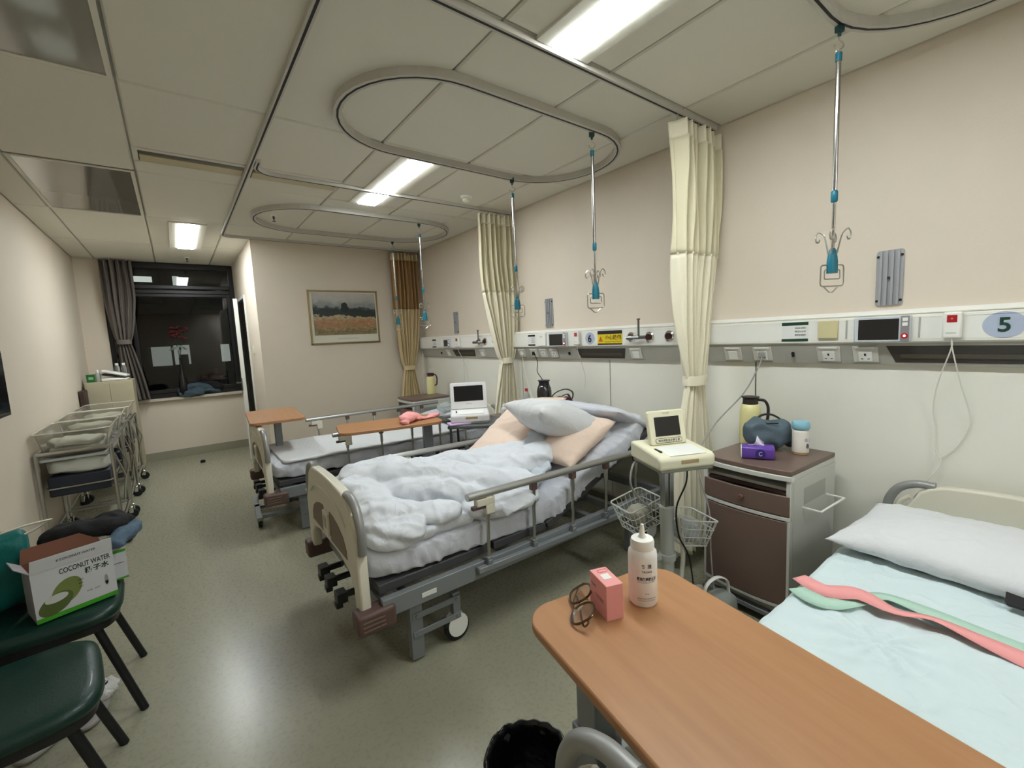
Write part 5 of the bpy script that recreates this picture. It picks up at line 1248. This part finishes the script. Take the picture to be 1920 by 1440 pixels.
# ------------------------------------------------------------------ newborn cots in a row
M_acr = mat('clear acrylic', (232, 230, 222), .06, trans=.92, ior=1.25)
M_linen = mat('cot linen', (206, 208, 198), .85, bump=.25, scale=40)
M_navy = mat('navy drawer', (40, 44, 56), .5)
def cot(label, loc, rz, tilt):
    t = thing('newborn_cot', label, 'newborn cot', loc, rz, 'newborn cots along the left wall')
    W, L = .43, .68   # x, y
    f = MB()
    for x in (-W / 2 + .02, W / 2 - .02):
        for y in (.02, L - .02): f.tube([(x, y, .10), (x, y, .76)], .0125, 10)
        f.tube([(x, .02, .76), (x, L - .02, .76)], .0125, 10); f.tube([(x, .02, .16), (x, L - .02, .16)], .010, 10)
    for y in (.02, L - .02):
        f.tube([(-W / 2 + .02, y, .76), (W / 2 - .02, y, .76)], .0125, 10); f.tube([(-W / 2 + .02, y, .16), (W / 2 - .02, y, .16)], .010, 10)
    f.build('steel_frame', M_steel, t)
    f = MB().tube([(W / 2 - .01, .04, .70), (W / 2 + .03, .12, .50), (W / 2 - .01, .25, .28)], .006, 8).tube([(W / 2 - .01, .28, .72), (W / 2 + .035, .34, .55), (W / 2 - .01, .46, .35)], .006, 8)
    f.build('tilt_strut', M_steel, t)
    m = MB().box(-W / 2 + .03, W / 2 - .03, .03, L - .03, .70, .72); m.build('tray', M_cartw, t, bevel=.004)
    # tub: flared open box with a rolled rim
    def shell(k, z, grow): 
        w2, l2 = (W / 2 - .045 + grow) , (L / 2 - .03 + grow); return [(a, L / 2 + b_, z) for a, b_ in rrect(2 * w2, 2 * l2, .05, 5)]
    rows = [shell(0, .735, -.01), shell(1, .79, .0), shell(2, .90, .022), shell(3, .905, .034), shell(4, .899, .036)]
    n = len(rows[0]); vs = [p for r_ in rows for p in r_]; fs = [tuple(range(n))]
    for j in range(4): fs += [(j * n + k, j * n + (k + 1) % n, (j + 1) * n + (k + 1) % n, (j + 1) * n + k) for k in range(n)]
    o = MB().add(vs, fs).build('acrylic_tub', M_acr, t); md = o.modifiers.new('wall', 'SOLIDIFY'); md.thickness = .004
    o = MB().tube([(a, L / 2 + b_, .903) for a, b_ in rrect(W - .02, L + .01, .06, 5)], .0045, 8, True).build('rim', mat('acrylic rim', (214, 208, 192), .15, coat=.5), t)
    m = MB().loft(lambda q: (0, .07 + (L - .14) * q, .765), lambda q: W / 2 - .06, lambda q: .022, 30, 24, 5, 8, wrinkle(.006, .003, 8, 20, loc[1])); m.build('mattress', M_linen, t, ang=180)
    m = MB().loft(lambda q: (-.0, .05 + .30 * q, .80 + .02 * math.sin(q * 5)), lambda q: .15, lambda q: .03, 26, 28, 2.6, 3, wrinkle(.02, .008, 9, 22, loc[1] * 2)); m.build('folded_blanket', M_linen, t, ang=180)
    # side drawers
    m = MB().box(-W / 2 + .05, W / 2 - .05, .05, L - .06, .44, .58); m.build('drawer', M_navy, t, bevel=.01)
    MB().tube([(a, L / 2 + b_, .50) for a, b_ in rrect(W - .08, L - .08, .03, 3)], .0055, 6, True).build('basket_rim', M_steel, t)
    m = MB().loft(lambda q: (0, .06 + .2 * q, .64), lambda q: W / 2 - .05, lambda q: .055, 20, 28, 4, 4, wrinkle(.02, .008, 7, 20, 3 + loc[1])); m.build('hanging_cloth', M_linen, t, ang=180)
    for x in (-W / 2 + .02, W / 2 - .02):
        for y in (.02, L - .02):
            c_ = MB().lathe([(.034, -.014), (.040, -.008), (.040, .008), (.034, .014)], M=Matrix.Translation((x + .012, y, .04)) @ Matrix.Rotation(PI / 2, 4, 'X')).build('castor', M_blackrub, t)
            MB().box(x - .014, x + .02, y - .020, y + .020, .045, .105).build('castor_hood', M_chrome, c_, bevel=.008)
    return t
cot('newborn cot on steel frame with dark drawer, nearest of the row', (-.645, 4.36, 0), 0, 0)
cot('newborn cot in the middle of the row along the left wall', (-.640, 5.10, 0), R(1), 0)
cot('newborn cot farthest in the row, in front of the beige cabinet', (-.635, 5.84, 0), R(-1), 0)

# ------------------------------------------------------------------ visitor chairs (local: facing +x, seat centre at origin)
def chair(label, loc, rz):
    t = thing('visitor_chair', label, 'chair', loc, rz, 'green visitor chairs')
    W, D = .44, .42
    def outline(g): 
        P = []
        for k in range(48):
            a = 2 * PI * k / 48; c_, s_ = math.cos(a), math.sin(a)
            x = math.copysign(abs(c_) ** .5, c_) * (D / 2 + g); y = math.copysign(abs(s_) ** .5, s_) * (W / 2 + g) * (1 - .06 * (-c_))
            P.append((x, y))
        return P
    lev = [(.405, -.03), (.410, -.005), (.425, .004), (.445, .002), (.456, -.012), (.460, -.035), (.458, -.12), (.452, -.21)]
    vs = []; fs = []
    for z, g in lev: vs += [(x, y, z) for x, y in outline(g)]
    for j in range(len(lev) - 1): fs += [(j * 48 + k, j * 48 + (k + 1) % 48, (j + 1) * 48 + (k + 1) % 48, (j + 1) * 48 + k) for k in range(48)]
    fs += [tuple(reversed(range(48))), tuple((len(lev) - 1) * 48 + k for k in range(48))]
    MB().add(vs, fs).build('seat', M_green, t, ang=60)
    vs = []; fs = []; lev = [(.375, -.03), (.380, -.012), (.412, -.010), (.412, -.03)]
    for z, g in lev: vs += [(x, y, z) for x, y in outline(g)]
    for j in range(3): fs += [(j * 48 + k, j * 48 + (k + 1) % 48, (j + 1) * 48 + (k + 1) % 48, (j + 1) * 48 + k) for k in range(48)]
    fs += [tuple(reversed(range(48))), tuple(3 * 48 + k for k in range(48))]
    MB().add(vs, fs).build('seat_pan', M_black, t)
    bk = MB()
    def back(u, v): 
        y = (u - .5) * .42; z = .60 + v * .27; x = -D / 2 - .005 - (z - .5) * .16 - .03 * (1 - (2 * u - 1) ** 2); return (x, y, z)
    bk.grid(14, 8, back); o = bk.build('backrest', M_green, t, ang=180); md = o.modifiers.new('thickness', 'SOLIDIFY'); md.thickness = .035; md = o.modifiers.new('bevel', 'BEVEL'); md.width = .012; md.segments = 3
    for s in (-1, 1):
        MB().tube([(.13, s * .17, .385), (.235, s * .205, .0)], .0145, 12, flat=1.0).build('leg', M_black, t)
        MB().tube([(-.10, s * .17, .385), (-.235, s * .21, .0)], .0145, 12).build('leg', M_black, t)
        MB().tube(smooth_path([(.10, s * .165, .38), (-.15, s * .19, .38), (-.215, s * .20, .45), (-.25, s * .19, .70), (-.262, s * .16, .80)], 5), .012, 10).build('back_post', M_black, t)
    return t
chair('dark green padded chair carrying the cartons and teal bag, farther from camera', (-.490, 2.435, 0), R(3))
chair('empty dark green padded chair at the left edge, nearest the camera', (-.50, 1.85, 0), R(8))
SZ = .461
# coconut water carton
g = thing('coconut_water_carton', 'open white coconut water carton on the green chair', 'carton', (-.499, 2.266, SZ + .004), R(19.6))
M_card = mat('printed white card', (206, 206, 208), .55); M_kraft = mat('brown corrugated card', (120, 78, 58), .8); M_cardside = mat('grey printed card', (168, 164, 168), .5)
LW, DP, HB = .229, .150, .19
MB().box(0, LW, 0, .003, 0, HB).build('front_panel', M_card, g)
MB().box(0, .003, .003, DP, 0, HB).build('side_panel', M_cardside, g); MB().box(LW - .003, LW, .003, DP, 0, HB).build('side_panel', M_cardside, g)
MB().box(0, LW, DP - .003, DP, 0, HB).build('back_panel', M_kraft, g); MB().box(.003, LW - .003, .003, DP - .003, 0, .003).build('bottom_panel', M_kraft, g)
b = MB(); b.prism([(0, 0), (LW, 0), (LW, .050), (.004, .050)], (0, .0, HB), (1, 0, 0), (0, -.16, .987), .0025); fl = b.build('front_flap', M_card, g)
b = MB(); b.prism([(0, 0), (LW, 0), (LW - .01, .055), (.01, .055)], (0, DP, HB), (1, 0, 0), (0, .35, .94), .0025); b.build('back_flap', M_kraft, g)
b = MB(); b.prism([(0, 0), (.14, 0), (.13, .045), (.02, .045)], (0, .004, HB), (0, 1, 0), (-.75, 0, .66), .0025); b.build('side_flap', M_cardside, g)
MB().box(0, LW, -.0008, 0, .0, .017).build('green_stripe', M_lgreen, g)
fx, fz = (1, 0, 0), (0, 0, 1)
text('lettering', 'COCONUT WATER', M_ink, g, (.147, -.0006, .168), fx, fz, width=.145, height=.020, bold=.012)
text('lettering', '椰子水', M_greenink, g, (.178, -.0006, .140), fx, fz, width=.072, height=.024, bold=.03)
text('lettering', 'if COCONUT WATER', M_ink, fl, (.125, -.0072, HB + .026), fx, (0, -.16, .987), width=.11, height=.009, bold=.01)
m = MB()
def blob(cx, cz, rx, rz_, a0, out, mt, nm, par):
    q = [(rx * math.cos(k * PI / 14) * math.cos(a0) - rz_ * math.sin(k * PI / 14) * math.sin(a0), rx * math.cos(k * PI / 14) * math.sin(a0) + rz_ * math.sin(k * PI / 14) * math.cos(a0)) for k in range(28)]
    o = MB().prism(q, (cx, -out, cz), fx, fz, .0004).build(nm, mt, par, smooth=False); return o
M_coco = mat('printed coconut green', (88, 104, 50), .55, var=.15, vscale=40); M_coco2 = mat('printed coconut light', (120, 132, 70), .55, var=.1, vscale=40)
c_ = blob(.088, .088, .052, .038, R(55), .0004, M_coco2, 'printed_coconut', g)
c_ = blob(.055, .054, .052, .034, R(32), .0009, M_coco, 'printed_coconut_half', g)
blob(.058, .074, .032, .015, R(8), .0014, mat('printed coconut flesh', (206, 206, 200), .55), 'printed_flesh', g)
blob(.20, .075, .006, .022, 0, .0005, mat('printed bottle grey', (150, 152, 150), .5), 'printed_bottle', g)
blob(.20, .065, .005, .008, 0, .0010, M_ink, 'printed_bottle_label', g)
text('lettering', '100%', M_ink, g, (.128, -.0006, .112), fx, fz, width=.016, height=.006); text('lettering', '椰子', M_ink, g, (.128, -.0006, .098), fx, fz, width=.014, height=.007)
text('lettering', 'NFC', M_ink, g, (.128, -.0006, .084), fx, fz, width=.012, height=.006); text('lettering', '净含量：350毫升', mat('grey print 3', (110, 112, 112), .6), g, (.160, -.0006, .058), fx, fz, width=.040, height=.007)
# second carton
g = thing('second_carton', 'white carton with green stripes behind the coconut water carton', 'carton', (-.475, 2.445, SZ + .004), R(12))
MB().box(0, .22, 0, .13, 0, .15).build('carton', M_card, g, bevel=.001)
MB().box(.12, .2205, -.0008, .1305, .118, .130).build('green_stripe', M_lgreen, g); MB().box(.10, .2205, -.0008, .1305, .0, .008).build('green_stripe', M_lgreen, g)
MB().box(.15, .21, -.001, 0, .072, .074).build('printed_line', M_ink, g)
# clothes on the cartons
cloth_heap('black_coat', 'black coat draped over the cartons on the green chair', Matrix.Translation((-.38, 2.53, .655)),
           [([(-.14, .02, .02), (-.06, .02, .045), (.05, .02, .04), (.14, .02, .035)], .065, .035), ([(-.02, .06, .03), (.08, .06, .05), (.16, .05, .03)], .05, .03), ([(-.16, -.01, .01), (-.10, -.03, -.01)], .04, .025)], M_blackcloth, 'coat', o=41, vox=.007)
cloth_heap('rolled_jeans', 'rolled pale blue jeans at the right end of the black coat', Matrix.Translation((-.275, 2.485, .645)),
           [([(-.02, -.06, .0), (.02, .02, .012), (.045, .09, .02)], .034, .030)], M_denim, 'jeans', o=44, vox=.006, pe=9)
# teal bag
g = thing('teal_tote_bag', 'teal tote bag with white rope handles at left edge on the chair', 'bag', (-.645, 2.53, SZ + .004), R(8))
b = MB().loft(lambda q: (-.10 + .20 * q, 0, .145), lambda q: .065, lambda q: .145, 30, 32, 5, 9, wrinkle(.008, .003, 7, 20, 2), side=(0, 1, 0)); b.build('bag_body', mat('teal nonwoven cloth', (10, 108, 104), .55, bump=.2, scale=120), g, ang=180)
MB().tube(smooth_path([(-.08, -.07, .25), (-.05, -.075, .30), (.02, -.06, .305), (.10, -.05, .315), (.165, -.02, .31), (.16, .0, .30), (.10, -.02, .275), (.0, -.06, .27), (-.05, -.07, .25)], 8), .0065, 8, flat=.6).build('rope_handle', mat('cream webbing', (220, 218, 200), .7), g)
# white shoes under the chairs
for k, (x, y, a, lb) in enumerate(((-.40, 2.36, 75, 'white fluffy slipper under the chairs, farther of the pair'), (-.52, 2.30, 55, 'white fluffy slipper under the chairs, nearer of the pair'))):
    g = thing('fluffy_slipper', lb, 'slipper', (x, y, 0), R(a), 'white slippers under the chairs')
    MB().loft(lambda q: (-.12 + .24 * q, 0, .014), lambda q: .036 + .012 * math.sin(q * 5), lambda q: .013, 24, 24, 3, 4, side=(0, 1, 0)).build('sole', mat('grey slipper sole', (150, 146, 140), .7), g)
    MB().loft(lambda q: (.0 + .12 * q, 0, .042), lambda q: .047, lambda q: .030, 24, 28, 2.2, 2.4, wrinkle(.008, .008, 30, 80, k), side=(0, 1, 0)).build('plush_upper', mat('white plush', (222, 220, 214), .95, bump=.8, scale=200), g, ang=180)
    MB().lathe([(.020, -.004), (.022, .0), (.012, .003)], (.055, 0, .073)).build('nose_patch', mat('dark brown felt', (60, 50, 44), .9), g)
# waste bin with black liner
g = thing('waste_bin', 'waste bin lined with a black bag at the bottom edge', 'waste bin', (.640, .850, 0))
MB().lathe([(.085, 0), (.088, .006), (.112, .29), (.115, .30), (.108, .30), (.104, .285), (.082, .012)], n=40).build('bin_shell', M_dkgrey, g)
def liner(u, v):
    a = 2 * PI * u; wv = 1 + .008 * math.sin(a * 13 + 1) + .012 * math.sin(a * 5)
    prof = [(.119, .20), (.121, .27), (.121, .303), (.114, .312), (.105, .302), (.098, .25), (.084, .05), (.02, .03), (.002, .03)]
    f = v * (len(prof) - 1); i = min(int(f), len(prof) - 2); q = f - i
    r_ = prof[i][0] * (1 - q) + prof[i + 1][0] * q; z = prof[i][1] * (1 - q) + prof[i + 1][1] * q
    return (r_ * wv * math.cos(a), r_ * wv * math.sin(a), z + .003 * math.sin(a * 17 + v * 5) * (v < .55) * min(1, v * 3))
b = MB(); b.grid(120, 30, liner, wrap=True); b.build('bin_liner', mat('black bin film', (14, 14, 15), .3, bump=.5, scale=40), g, ang=180)
